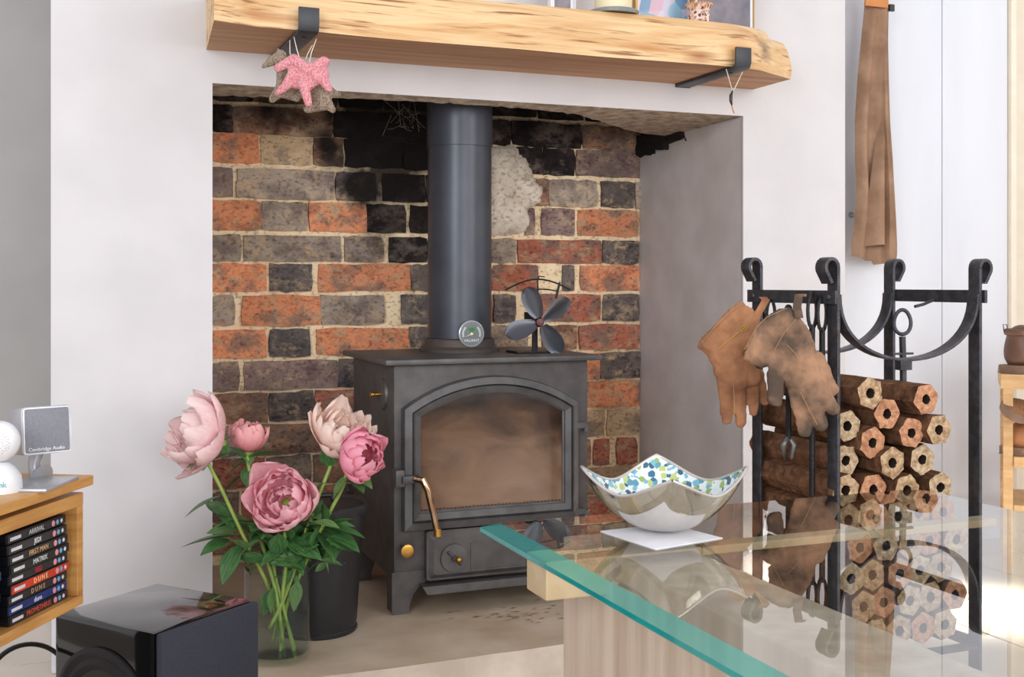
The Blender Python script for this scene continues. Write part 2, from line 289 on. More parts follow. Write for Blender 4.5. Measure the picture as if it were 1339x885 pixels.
BM = {
 'o': brick_mat('brick_orange', [(.26, sl((110, 72, 60))), (.40, sl((180, 108, 72))), (.52, sl((214, 136, 90))), (.62, sl((200, 118, 78))), (.74, sl((158, 134, 118)))], .06, -.45),
 'r': brick_mat('brick_red', [(.28, sl((84, 60, 54))), (.42, sl((150, 86, 66))), (.55, sl((178, 98, 72))), (.64, sl((140, 104, 88))), (.78, sl((112, 98, 90)))], .06, -.45),
 'p': brick_mat('brick_plum', [(.3, sl((70, 56, 56))), (.46, sl((122, 98, 94))), (.62, sl((140, 120, 110))), (.76, sl((150, 92, 78)))], .05, -.45),
 'g': brick_mat('brick_grey', [(.3, sl((92, 78, 72))), (.46, sl((142, 126, 114))), (.6, sl((160, 146, 130))), (.76, sl((160, 98, 78)))], .07, -.45),
 'd': brick_mat('brick_charcoal', [(.3, sl((38, 34, 36))), (.45, sl((82, 76, 76))), (.6, sl((104, 94, 88))), (.76, sl((160, 146, 126)))], .05, -.3),
 'k': brick_mat('brick_sooted', [(.3, sl((20, 16, 17))), (.52, sl((38, 31, 30))), (.68, sl((66, 54, 48))), (.8, sl((90, 66, 54)))], -.1, .0),
 'n': brick_mat('brick_brown', [(.3, sl((72, 50, 42))), (.46, sl((128, 92, 74))), (.6, sl((156, 116, 90))), (.76, sl((120, 104, 94)))], .06, -.15),
 'm': brick_mat('brick_mortar_smeared', [(.3, sl((128, 104, 84))), (.45, sl((182, 154, 118))), (.66, sl((200, 174, 138))), (.78, sl((150, 92, 70)))], .10, -.35),
}
M_mortar = brick_mat('sandy_mortar', [(.28, sl((186, 156, 122))), (.42, sl((230, 204, 164))), (.72, sl((242, 220, 184)))], .0, -.4, .0)
M_patch = brick_mat('pale_cement_patch', [(.3, sl((134, 122, 112))), (.42, sl((196, 182, 164))), (.7, sl((222, 212, 198)))], .02, -3.2, .25)

# ------------------------------------------------------------------ mesh helpers
def fin(o, label=None, cat=None, group=None, kind=None):
    if label: o['label'] = label
    if cat: o['category'] = cat
    if group: o['group'] = group
    if kind: o['kind'] = kind
    return o
def thing(name, loc, label, cat, group=None):
    o = bpy.data.objects.new(name, None); o.empty_display_size = .05; COL.objects.link(o); o.location = loc
    return fin(o, label, cat, group)
def link(name, me, parent=None, loc=None):
    o = bpy.data.objects.new(name, me); COL.objects.link(o)
    if parent is not None:
        o.parent = parent
        # meshes are written in room coordinates: cancel the parent's offset
        o.matrix_parent_inverse = world_of(parent).inverted()
    return o
def world_of(o):
    m = Matrix.LocRotScale(o.location, o.rotation_euler, o.scale) if o.rotation_mode != 'QUATERNION' else Matrix.LocRotScale(o.location, o.rotation_quaternion, o.scale)
    if o.parent: return world_of(o.parent) @ o.matrix_parent_inverse @ m
    return m
def obj(name, bm, mats, parent=None, smooth=None, bevel=0):
    bmesh.ops.remove_doubles(bm, verts=bm.verts, dist=1e-6)
    if bevel:
        es = [e for e in bm.edges if len(e.link_faces) == 2 and e.calc_face_angle(0) > .6]
        bmesh.ops.bevel(bm, geom=es, offset=bevel, segments=2, affect='EDGES', profile=.6)
    bmesh.ops.recalc_face_normals(bm, faces=bm.faces)
    me = bpy.data.meshes.new(name); bm.to_mesh(me); bm.free()
    if not isinstance(mats, (list, tuple)): mats = [mats]
    for m in mats: me.materials.append(m)
    if smooth is not None:
        for p in me.polygons: p.use_smooth = True
        if smooth > 0: me.set_sharp_from_angle(angle=R(smooth))
    return link(name, me, parent)
def nb(): return bmesh.new()
def box(bm, x0, x1, y0, y1, z0, z1, M=None, mi=0):
    v = [bm.verts.new((x, y, z)) for x in (x0, x1) for y in (y0, y1) for z in (z0, z1)]
    for f in ((0, 1, 3, 2), (4, 6, 7, 5), (0, 4, 5, 1), (2, 3, 7, 6), (0, 2, 6, 4), (1, 5, 7, 3)):
        fc = bm.faces.new([v[i] for i in f]); fc.material_index = mi
    if M is not None: bmesh.ops.transform(bm, matrix=M, verts=v)
    return v
def frame_at(d, up=Vector((0, 0, 1))):
    d = d.normalized(); s = d.cross(up)
    if s.length < 1e-3: s = d.cross(Vector((1, 0, 0)))
    s.normalize(); u = s.cross(d); return s, u
def tube(bm, pts, rad, n=8, cap=True, mi=0, flat=None):
    """flat=(w, h, upvector): rectangular strip instead of a round tube"""
    pts = [Vector(p) for p in pts]; rings = []
    for i, p in enumerate(pts):
        d = (pts[min(i + 1, len(pts) - 1)] - pts[max(i - 1, 0)])
        if flat:
            w_, h_, ax = flat; ax = Vector(ax).normalized(); u = ax.cross(d).normalized()
            rings.append([bm.verts.new(p + ax * a * w_ / 2 + u * b * h_ / 2) for a, b in ((-1, -1), (1, -1), (1, 1), (-1, 1))])
        else:
            s, u = frame_at(d) if not rings else (None, None)
            if s is None:
                s = (ls - d.normalized() * ls.dot(d.normalized())).normalized(); u = s.cross(d.normalized())
            ls = s
            r = rad[i] if isinstance(rad, (list, tuple)) else rad
            rings.append([bm.verts.new(p + (s * math.cos(2 * math.pi * k / n) + u * math.sin(2 * math.pi * k / n)) * r) for k in range(n)])
    m = len(rings[0])
    for a, b in zip(rings, rings[1:]):
        for k in range(m):
            f = bm.faces.new((a[k], a[(k + 1) % m], b[(k + 1) % m], b[k])); f.material_index = mi
    if cap:
        for r_ in (rings[0], rings[-1]):
            f = bm.faces.new(r_); f.material_index = mi
    return rings
def lathe(bm, prof, c=(0, 0, 0), axis=None, n=32, mi=0, M=None):
    """prof: (radius, height) list around z, at c"""
    rings = []
    for r, h in prof:
        if r < 1e-6: rings.append([bm.verts.new((0, 0, h))])
        else: rings.append([bm.verts.new((r * math.cos(2 * math.pi * k / n), r * math.sin(2 * math.pi * k / n), h)) for k in range(n)])
    for a, b in zip(rings, rings[1:]):
        if len(a) == 1 and len(b) == 1: continue
        for k in range(n):
            k2 = (k + 1) % n
            if len(a) == 1: f = bm.faces.new((a[0], b[k2], b[k]))
            elif len(b) == 1: f = bm.faces.new((a[k], a[k2], b[0]))
            else: f = bm.faces.new((a[k], a[k2], b[k2], b[k]))
            f.material_index = mi
    T = Matrix.Translation(Vector(c))
    if axis is not None: T = T @ Vector((0, 0, 1)).rotation_difference(Vector(axis).normalized()).to_matrix().to_4x4()
    if M is not None: T = M
    bmesh.ops.transform(bm, matrix=T, verts=[v for r in rings for v in r])
def prism(bm, poly, y0, y1, mi=0):
    """poly: (x, z) outline extruded in y"""
    a = [bm.verts.new((x, y0, z)) for x, z in poly]; b = [bm.verts.new((x, y1, z)) for x, z in poly]
    n = len(poly)
    for k in range(n): bm.faces.new((a[k], a[(k + 1) % n], b[(k + 1) % n], b[k])).material_index = mi
    bm.faces.new(a).material_index = mi; bm.faces.new(b).material_index = mi
def ringprism(bm, outer, inner, y0, y1, yi=None, mi=0):
    """frame between two outlines of the same count; front at y0 (inner edge of front at yi)"""
    yi = y0 if yi is None else yi; n = len(outer)
    oa = [bm.verts.new((x, y0, z)) for x, z in outer]; ob = [bm.verts.new((x, y1, z)) for x, z in outer]
    ia = [bm.verts.new((x, yi, z)) for x, z in inner]; ib = [bm.verts.new((x, y1, z)) for x, z in inner]
    for k in range(n):
        j = (k + 1) % n
        for q in ((oa[k], oa[j], ia[j], ia[k]), (oa[k], ob[k], ob[j], oa[j]), (ia[k], ia[j], ib[j], ib[k]), (ob[k], ib[k], ib[j], ob[j])):
            bm.faces.new(q).material_index = mi
def capsule(bm, p0, r0, p1, r1, n=12, flat=None):
    """tapered capsule; flat=(dir, k) squashes it along dir"""
    p0, p1 = Vector(p0), Vector(p1); d = p1 - p0; L = max(d.length, 1e-5); dn = d / L; s, u = frame_at(dn)
    prof = []
    for k in range(5):
        a = math.pi / 2 * k / 4; prof.append((-r0 * math.cos(a), r0 * math.sin(a)))
    for k in range(5):
        a = math.pi / 2 * k / 4; prof.append((L + r1 * math.sin(a), r1 * math.cos(a)))
    vs = []; rings = []
    for h, r in prof:
        r = max(r, 1e-4)
        ring = [bm.verts.new(p0 + dn * h + (s * math.cos(2 * math.pi * k / n) + u * math.sin(2 * math.pi * k / n)) * r) for k in range(n)]
        rings.append(ring); vs += ring
    for a, b in zip(rings, rings[1:]):
        for k in range(n): bm.faces.new((a[k], a[(k + 1) % n], b[(k + 1) % n], b[k]))
    bm.faces.new(rings[0]); bm.faces.new(rings[-1])
    if flat:
        fd, k = flat; fd = Vector(fd).normalized(); c = (p0 + p1) / 2
        for v in vs:
            o_ = (v.co - c).dot(fd); cc = (p0 + dn * max(0, min(L, (v.co - p0).dot(dn)))); o2 = (v.co - cc).dot(fd)
            v.co -= fd * o2 * (1 - k)
def organic(name, bm, m, parent=None, voxel=.004, smooth_it=6, disp=None):
    """fuse overlapping closed pieces into one continuous skin"""
    bmesh.ops.recalc_face_normals(bm, faces=bm.faces)
    me = bpy.data.meshes.new('t'); bm.to_mesh(me); bm.free(); o = bpy.data.objects.new('t', me); COL.objects.link(o)
    md = o.modifiers.new('r', 'REMESH'); md.mode = 'VOXEL'; md.voxel_size = voxel
    ms = o.modifiers.new('s', 'SMOOTH'); ms.factor = .5; ms.iterations = smooth_it
    dg = bpy.context.evaluated_depsgraph_get(); me2 = bpy.data.meshes.new_from_object(o.evaluated_get(dg)); me2.name = name
    bpy.data.objects.remove(o); bpy.data.meshes.remove(me)
    me2.materials.clear(); me2.materials.append(m)
    for p in me2.polygons: p.use_smooth = True
    if disp:
        for v in me2.vertices: v.co += disp(v.co, v.normal)
    return link(name, me2, parent)
def text(name, body, size, M, m, parent, align='CENTER', ext=.0002):
    cu = bpy.data.curves.new('t', 'FONT'); cu.body = body; cu.size = size; cu.align_x = align; cu.align_y = 'CENTER'; cu.extrude = ext; cu.resolution_u = 2
    o = bpy.data.objects.new('t', cu); COL.objects.link(o); dg = bpy.context.evaluated_depsgraph_get()
    me = bpy.data.meshes.new_from_object(o.evaluated_get(dg)); bpy.data.objects.remove(o); bpy.data.curves.remove(cu)
    me.transform(M); me.name = name; me.materials.clear(); me.materials.append(m); return link(name, me, parent)
def nz(v, s=1.0, a=1.0): return noise.noise(Vector(v) * s) * a

# ================================================================== SETTING
BX0, BX1 = .287, 1.46        # opening of the fireplace
YB, YF = 2.743, 2.253        # back wall and face of the chimney breast
ZL = 1.078                   # underside of the lintel
# floor with its tiles
bm = nb(); box(bm, -2.6, 4.0, -2.2, 3.6, -.06, -.006); flo = fin(obj('floor', bm, M_grout), 'pale limestone tiled floor', None, None, 'structure')
tm = nb(); T = .41
box(tm, 0.003, T - .003, .003, T - .003, -.008, 0); 
tile_me = None
for ix in range(-3, 7):
    for iy in range(-1, 8):
        x, y = ix * T + .1, iy * T - .14
        if tile_me is None:
            t0 = obj('floor_tile', tm, M_tile, flo, bevel=.0015); tile_me = t0.data
        else:
            t0 = bpy.data.objects.new('floor_tile', tile_me); COL.objects.link(t0); t0.parent = flo
        t0.location = (x, y, rnd.uniform(-.0006, .0004))
# hearth slab
HZ = .05
bm = nb()
xs = [-.0 + i * .06 for i in range(0, 34)]
def hy(x): return 1.905 + .006 * math.sin(x * 9) + nz((x * 14, 3, 0), 1, .006)
top = [bm.verts.new((x, hy(x), HZ + nz((x * 20, 0, 0), 1, .002))) for x in xs]
low = [bm.verts.new((x, hy(x) - .006, -.01)) for x in xs]
bk = [bm.verts.new((x, 2.74, HZ)) for x in xs]
for i in range(len(xs) - 1):
    f = bm.faces.new((top[i], top[i + 1], bk[i + 1], bk[i])); f = bm.faces.new((low[i], low[i + 1], top[i + 1], top[i])); f.material_index = 1
# keep only the hearth under the opening and in front of it
bmesh.ops.bisect_plane(bm, geom=bm.verts[:] + bm.edges[:] + bm.faces[:], plane_co=(.291, 0, 0), plane_no=(-1, 0, 0), clear_outer=True)
bmesh.ops.bisect_plane(bm, geom=bm.verts[:] + bm.edges[:] + bm.faces[:], plane_co=(1.455, 0, 0), plane_no=(1, 0, 0), clear_outer=True)
v0 = [v for v in bm.verts if abs(v.co.x - .291) < 1e-4]; 
ed = [bm.verts.new((.291, 1.9, -.01)), bm.verts.new((.291, 2.74, -.01)), bm.verts.new((.291, 2.74, HZ)), bm.verts.new((.291, 1.906, HZ))]
bm.faces.new(ed).material_index = 1
ed = [bm.verts.new((1.455, 1.9, -.01)), bm.verts.new((1.455, 2.74, -.01)), bm.verts.new((1.455, 2.74, HZ)), bm.verts.new((1.455, 1.906, HZ))]
bm.faces.new(ed).material_index = 1
hearth = fin(obj('hearth', bm, [M_hearth, M_hearthface]), 'sandy stone hearth slab under the stove', None, None, 'structure')
# rust scrapes on the hearth
M_rust = mat('rust_marks', (150, 104, 66), (110, 72, 46), rough=.9)
bm = nb()
for i in range(46):
    p = PZ(rnd.gauss(665, 34), rnd.gauss(803, 7), HZ + .0012)
    a = rnd.uniform(-.3, .5); l = rnd.uniform(.002, .012); w_ = rnd.uniform(.0007, .002)
    d = Vector((math.cos(a), math.sin(a) * .5, 0)); n_ = Vector((-d.y, d.x, 0))
    bm.faces.new([bm.verts.new(p + d * l * c1 + n_ * w_ * c2) for c1, c2 in ((-1, .2), (0, -1), (1, -.2), (.3, 1))])
fin(obj('rust_flakes', bm, M_rust, hearth), None, None, None, 'stuff')

# chimney breast: two piers and the lintel wall above
bm = nb()
box(bm, .003, BX0, YF, 2.78, 0, 2.5); box(bm, BX1, 1.74, YF, 2.78, 0, 2.5)
box(bm, BX0, BX1, YF, YF + .035, ZL, 2.5)
breast = fin(obj('wall_chimney', bm, M_plaster), 'white plastered chimney breast around the fireplace opening', None, None, 'structure')
# painted reveal skin on the right, with a broken top edge
bm = nb(); pts = []
n = 40
for i in range(n + 1):
    y = YF + .002 + (YB - YF - .002) * i / n
    t = i / n
    z = ZL - .004 - (.0 if t < .1 else nz((y * 40, 5, 0), 1, .006)) - (.055 * max(0, 1 - abs(t - .8) / .16)) * (1 if t > .6 else 0)
    if t > .93: z = ZL - .02
    pts.append((y, z))
a = [bm.verts.new((BX1 - .004, y, z)) for y, z in pts]; b = [bm.verts.new((BX1 - .004, y, 0.04)) for y, z in pts]; c = [bm.verts.new((BX1 + .002, y, z)) for y, z in pts]
for i in range(n):
    bm.faces.new((a[i], a[i + 1], b[i + 1], b[i])); bm.faces.new((a[i], c[i], c[i + 1], a[i + 1]))
obj('reveal', bm, M_reveal, breast)
# cement soffit with ragged inner edge
def ysof(x):
    k = [(.28, 2.375), (.42, 2.34), (.55, 2.30), (.75, 2.285), (.95, 2.295), (1.08, 2.33), (1.2, 2.43), (1.3, 2.52), (1.38, 2.57), (1.47, 2.60)]
    for (x0, y0), (x1, y1) in zip(k, k[1:]):
        if x <= x1: return y0 + (y1 - y0) * (x - x0) / (x1 - x0)
    return k[-1][1]
bm = nb(); xs = [BX0 + (BX1 - BX0) * i / 90 for i in range(91)]; rows = []
for x in xs:
    ye = ysof(x) + nz((x * 45, 1, 0), 1, .012) + nz((x * 130, 7, 0), 1, .006)
    rows.append([bm.verts.new((x, YF + (ye - YF) * j / 4, ZL - .0015 * j + nz((x * 60, j * 3, 2), 1, .003) * (j > 0))) for j in range(5)] + [bm.verts.new((x, ye + .008, ZL + .05)), bm.verts.new((x, YF + .02, ZL + .06))])
for r1, r2 in zip(rows, rows[1:]):
    for j in range(6): bm.faces.new((r1[j], r2[j], r2[j + 1], r1[j + 1]))
obj('lintel', bm, M_soffit, breast, smooth=40)
# sooty flue throat
bm = nb()
def quad(bm, ps, mi=0):
    f = bm.faces.new([bm.verts.new(p) for p in ps]); f.material_index = mi
z1 = 1.7
quad(bm, [(BX0, YF + .036, ZL + .055), (BX1, YF + .036, ZL + .055), (BX1, YF + .036, z1), (BX0, YF + .036, z1)])
quad(bm, [(BX0, YF, z1), (BX1, YF, z1), (BX1, YB + .03, z1), (BX0, YB + .03, z1)])
obj('flue_throat', bm, M_soot, breast)
bm = nb()   # broken dark bricks above the plaster on the right side
for i in range(3):
    y = 2.51 + i * .078
    vs = box(bm, BX1 - .016 - .006 * (i % 2), BX1 + .02, y, y + .072, ZL - .022 - .013 * i, ZL + .01 + .02 * (i % 2))
    for v in vs: v.co += Vector((nz(v.co, 30, .01), nz(v.co, 40, .008), nz(v.co, 35, .012)))
box(bm, BX1 - .002, BX1 + .01, 2.5, YB, ZL - .03, 1.3)
bmesh.ops.subdivide_edges(bm, edges=bm.edges[:], cuts=2, use_grid_fill=True)
for v in bm.verts: v.co += Vector((nz(v.co, 60, .006), nz(v.co, 50, .004), nz(v.co, 70, .006)))
obj('broken_brick', bm, M_soot, breast)

# brick wall: mortar bed and each brick
bm = nb(); nx, nzz = 110, 100
g = [[None] * (nzz + 1) for _ in range(nx + 1)]
for i in range(nx + 1):
    for j in range(nzz + 1):
        x = BX0 - .02 + (BX1 - BX0 + .04) * i / nx; z = 0 + 1.7 * j / nzz
        g[i][j] = bm.verts.new((x, YB + .002 + nz((x, 0, z), 38, .0035) + nz((x, 4, z), 90, .002), z))
for i in range(nx):
    for j in range(nzz): bm.faces.new((g[i][j], g[i + 1][j], g[i + 1][j + 1], g[i][j + 1]))
wallb = fin(obj('wall_back', bm, M_mortar, smooth=0), 'old brick back wall of the fireplace, soot-blackened at the top', None, None, 'structure')
def brick(x0, x1, z0, z1, typ, proud=None):
    bm = nb(); nx_, nz_ = 5, 3; pr = proud if proud is not None else rnd.uniform(.004, .010)
    if typ in 'mw': pr = .0035
    seed = rnd.uniform(0, 100); W, H = x1 - x0, z1 - z0
    V = {}
    for i in range(nx_ + 1):
        for j in range(nz_ + 1):
            u, v = i / nx_, j / nz_; x, z = x0 + W * u, z0 + H * v
            ex = min(u, 1 - u) < .01; ez = min(v, 1 - v) < .01
            j_ = .0034 if W > .05 else .0016
            x += nz((x * 60, seed, z * 60), 1, j_) * 1.4; z += nz((z * 60, seed + 9, x * 60), 1, j_) * 1.4
            if ex and ez: x += (.5 - u) * .003; z += (.5 - v) * .003
            y = YB - pr + nz((x * 30, seed, z * 30), 1, .003) + (.0008 if ex or ez else 0)
            V[i, j] = bm.verts.new((x, y, z))
    for i in range(nx_):
        for j in range(nz_): bm.faces.new((V[i, j], V[i + 1, j], V[i + 1, j + 1], V[i, j + 1]))
    per = [V[i, 0] for i in range(nx_ + 1)] + [V[nx_, j] for j in range(1, nz_ + 1)] + [V[i, nz_] for i in range(nx_ - 1, -1, -1)] + [V[0, j] for j in range(nz_ - 1, 0, -1)]
    bk_ = [bm.verts.new((v.co.x + (.5 * (x0 + x1) - v.co.x) * -.01, YB + .012, v.co.z)) for v in per]
    m = len(per)
    for k in range(m): bm.faces.new((per[k], per[(k + 1) % m], bk_[(k + 1) % m], bk_[k]))
    obj('brick', bm, BM[typ] if typ != 'w' else M_patch, wallb, smooth=28)
ROWS = [ # (top y, bottom y at the left edge, [(px0, px1, kind)...])
 (95, 130, [(278, 330, 'k'), (333, 440, 'n'), (444, 500, 'k'), (504, 620, 'k'), (624, 700, 'k'), (703, 762, 'k'), (765, 838, 'k')]),
 (137, 172, [(278, 303.5, 'k'), (304.7, 433.4, 'n'), (436, 495, 'k'), (496.5, 560, 'k'), (563, 640, 'k'), (643, 667, 'k'), (669, 759, 'k'), (762, 836, 'n')]),
 (173.5, 211.5, [(278, 338, 'o'), (341, 407, 'm'), (410, 448, 'n'), (451, 525, 'k'), (528, 600, 'k'), (603, 643, 'w'), (672, 708, 'k'), (710, 750, 'k'), (753, 836, 'p')]),
 (219, 257, [(278, 304, 'p'), (310, 436, 'g'), (439, 490, 'd'), (499.5, 555, 'k'), (558, 620, 'k'), (700, 716, 'n'), (718, 780, 'g'), (786, 827, 'd'), (830, 837, 'g')]),
 (262, 300, [(278, 341, 'o'), (342.5, 401, 'g'), (404, 478, 'o'), (478.5, 529, 'k'), (536, 600, 'k'), (686, 698, 'p'), (708, 750.5, 'p'), (756, 834, 'o')]),
 (307, 341, [(278, 314, 'g'), (319, 445, 'g'), (451, 499.5, 'g'), (508, 557, 'k'), (560, 640, 'p'), (643, 674, 'g'), (677, 786, 'r'), (787, 833, 'd')]),
 (344.5, 381, [(278, 348, 'o'), (353, 407, 'd'), (416.6, 536, 'o'), (537, 580, 'd'), (583, 640, 'r'), (643, 702, 'r'), (735, 750, 'd'), (759, 834, 'o')]),
 (387, 426, [(278, 306, 'g'), (317, 419, 'o'), (419.5, 501, 'g'), (525, 570, 'd'), (573, 642, 'r'), (645, 672, 'd'), (696, 783, 'r'), (788, 834, 'd')]),
 (432, 468, [(278, 347, 'o'), (352, 405, 'd'), (413, 534.7, 'o'), (536, 600, 'd'), (603, 688, 'g'), (708, 752, 'n'), (757, 834, 'r')]),
 (474, 511.5, [(278, 312, 'p'), (319.6, 441.5, 'p'), (443, 468, 'd'), (472, 590, 'n'), (594, 702, 'n'), (705, 784, 'o'), (785, 835, 'd')]),
 (516, 554, [(278, 349.5, 'n'), (352, 409, 'd'), (413, 530, 'r'), (535, 590, 'n'), (594, 700, 'r'), (704, 762, 'n'), (767, 834, 'o')]),
 (559, 597, [(278, 310, 'g'), (314, 440, 'n'), (444, 500, 'p'), (504, 620, 'r'), (624, 680, 'g'), (684, 790, 'm'), (794, 836, 'm')]),
 (602, 640, [(278, 345, 'r'), (349, 405, 'g'), (410, 520, 'n'), (524, 580, 'd'), (584, 700, 'r'), (703, 770, 'n'), (776, 796, 'r'), (806, 831, 'r')]),
 (645, 683, [(278, 312, 'p'), (317, 440, 'r'), (444, 500, 'd'), (504, 620, 'n'), (624, 690, 'p'), (694, 836, 'm')]),
 (688, 725, [(278, 350, 'n'), (354, 410, 'g'), (414, 530, 'r'), (534, 600, 'n'), (604, 720, 'd'), (724, 836, 'r')])]
zrow = lambda y: CAMZ + (HZN - y) * 2.678 / FPX
for ty, by, bl in ROWS:
    z1_, z0_ = zrow(ty), zrow(by)
    for a_, b_, k in bl:
        x0_, x1_ = PY(a_, 0, YB).x, PY(b_, 0, YB).x
        brick(max(x0_ - .0012, BX0 - .003), x1_ + .0012, z0_ - .0012, z1_ + .0012, k)
# pale cement patch right of the pipe
bm = nb(); ctr = [(640, 192), (672, 190), (690, 205), (698, 232), (716, 245), (712, 262), (690, 275), (694, 300), (676, 306), (640, 308)]
op = []
for k in range(len(ctr)):
    p0, p1 = Vector(ctr[k]), Vector(ctr[(k + 1) % len(ctr)])
    for s in range(5):
        q = p0.lerp(p1, s / 5); q += Vector((nz((q.x, q.y, 0), .3, 3), nz((q.x, q.y, 9), .3, 3))); op.append(PY(q.x, q.y, YB - .006))
cen = bm.verts.new(PY(672, 250, YB - .012)); ring = [bm.verts.new(p) for p in op]
mid = [bm.verts.new((p + (cen.co - p) * .35) + Vector((0, -.004 + nz(p, 50, .003), 0))) for p in op]
base_ = [bm.verts.new(p + Vector((0, .01, 0))) for p in op]
for k in range(len(op)):
    j = (k + 1) % len(op); bm.faces.new((ring[k], ring[j], mid[j], mid[k])); bm.faces.new((mid[k], mid[j], cen)); bm.faces.new((base_[k], base_[j], ring[j], ring[k]))
obj('cement_patch', bm, M_patch, wallb, smooth=0)

# left alcove
bm = nb(); box(bm, -1.6, .01, 2.76, 2.82, 0, 2.5); fin(obj('wall_left', bm, M_grey), 'grey alcove wall left of the chimney breast', None, None, 'structure')
bm = nb(); box(bm, -1.6, .0, 2.742, 2.76, 0, .12); fin(obj('baseboard_left', bm, M_white, bevel=.003), 'white skirting in the left alcove', None, None, 'structure')
bm = nb(); box(bm, .004, BX0 - .004, YF - .014, YF - .001, 0, .1); fin(obj('baseboard_chimney', bm, M_white, bevel=.003), 'white skirting on the chimney breast', None, None, 'structure')
# right: boarded white wall in two boards, trim, bright passage
Yr = 2.47
wr = None
xe = [1.735, PY(1232, 0, Yr).x, PY(1318, 0, Yr).x]
bm = nb(); box(bm, xe[0], xe[2], Yr + .012, Yr + .05, 0, 2.5)
wr = fin(obj('wall_right', bm, M_panel), 'white boarded wall right of the chimney breast', None, None, 'structure')
for a_, b_ in zip(xe, xe[1:]):
    bm = nb(); box(bm, a_ + .0015, b_ - .0015, Yr, Yr + .02, .0, 2.5); obj('panel', bm, M_panel, wr, bevel=.0015)
bm = nb(); box(bm, xe[2] + .001, xe[2] + .02, Yr - .012, Yr + .1, 0, 2.5); fin(obj('trim_1', bm, M_cream, bevel=.002), 'cream edge trim of the passage', None, None, 'structure')
bm = nb(); box(bm, xe[2], 4.0, 2.74, 2.8, 0, 2.5); fin(obj('wall_passage', bm, M_cream), 'cream wall of the passage beyond the boards', None, None, 'structure')
# small latch on the board edge
hk = thing('wall_hook', PY(1112, 281, Yr - .001), 'small chrome coat hook on the white board left of the apron hem', 'hook')
p = PY(1112, 281, Yr)
bm = nb(); lathe(bm, [(0, 0), (.008, 0), (.008, .004), (0, .004)], p, (0, -1, 0), 16); obj('plate', bm, M_silverp, hk, smooth=30)
bm = nb(); tube(bm, [p + Vector((0, -.003, 0)), p + Vector((0, -.018, -.004)), p + Vector((.004, -.024, .006))], .0025, 8); obj('peg', bm, M_silverp, hk, smooth=40)

# ================================================================== MANTEL
ZB = 1.14
def yfr(x):
    k = [(.24, 1.985), (.33, 2.02), (.5, 2.03), (.9, 2.03), (1.3, 2.036), (1.37, 2.05), (1.44, 2.085), (1.50, 2.115)]
    for (x0, y0), (x1, y1) in zip(k, k[1:]):
        if x <= x1: return y0 + (y1 - y0) * max(0, x - x0) / (x1 - x0)
    return k[-1][1]
bm = nb(); X0, X1 = .2555, 1.487; nst = 90; prev = None; NP = 12
for i in range(nst + 1):
    x = X0 + (X1 - X0) * i / nst; yf = yfr(x) + nz((x * 3.5, 0, 0), 1, .012)
    hz = ZB + .094 + nz((x * 2.3, 4, 0), 1, .008) - (.012 if x > 1.42 else 0)
    ring = []
    for j in range(NP + 1):
        u = j / NP; z = ZB + (hz - ZB) * u
        y = yf + .014 * (1 - math.cos(u * math.pi / 2)) * 2.0 * u + nz((x * 5, z * 26, 3), 1, .010) * math.sin(u * math.pi) + (.012 * math.exp(-((x - 1.30) / .012) ** 2) * -1 if False else 0)
        y += -.014 * math.exp(-((x - 1.33) / .05) ** 2) * math.sin(u * math.pi)
        ring.append((x + (0 if 0 < i < nst else 0), y, z))
    sx = 0.018 * (1 if i == 0 else 0)
    ring = [(X, Y, Z) for X, Y, Z in ring] + [(x, YF, hz), (x, YF, ZB)]
    ring = [(X + .02 * ((Y - 1.98) / .27) * max(0, 1 - i / 4), Y, Z) for X, Y, Z in ring]
    vs = [bm.verts.new(p) for p in ring]
    if prev:
        m = len(vs)
        for k in range(m):
            f = bm.faces.new((prev[k], prev[(k + 1) % m], vs[(k + 1) % m], vs[k])); f.material_index = 1 if k == m - 1 else 0
    else:
        cv = bm.verts.new(sum((v.co for v in vs), Vector()) / len(vs))
        for k in range(len(vs)): bm.faces.new((vs[k], vs[(k + 1) % len(vs)], cv))
    prev = vs
cv = bm.verts.new(sum((v.co for v in prev), Vector()) / len(prev))
for k in range(len(prev)): bm.faces.new((prev[k], prev[(k + 1) % len(prev)], cv))
mantel = thing('mantel_beam', (.87, 2.14, ZB), 'thick waney-edged oak mantel beam over the fireplace', 'mantelpiece')
obj('beam', bm, [M_beam, M_beamunder], mantel, smooth=35)
def bracket(xc, label, yl):
    t = thing('mantel_bracket', (xc, 2.14, ZB - .006), label, 'bracket', None)
    bm = nb(); w_ = .036
    yb = YF - .001; path = [(xc, yb, ZB - .004), (xc, yl + .012, ZB - .004), (xc, yl + .003, ZB - .002), (xc, yl - .001, ZB + .006), (xc, yl - .001, ZB + .036)]
    tube(bm, path, 0, flat=(w_, .006, (1, 0, 0))); obj('strap', bm, M_bracket, t, bevel=.0012, smooth=40)
    bm = nb(); lathe(bm, [(0, 0), (.005, 0), (.0035, .0025), (0, .0025)], (xc, yl + .045, ZB - .0072), (0, 0, -1), 12); obj('screw', bm, M_dark, t)
    return t
bracket(.417, 'black steel mantel bracket with knitted animals hanging on it', 1.998)
bracket(1.303, 'black steel mantel bracket at the right, holding a wire ornament', 2.012)

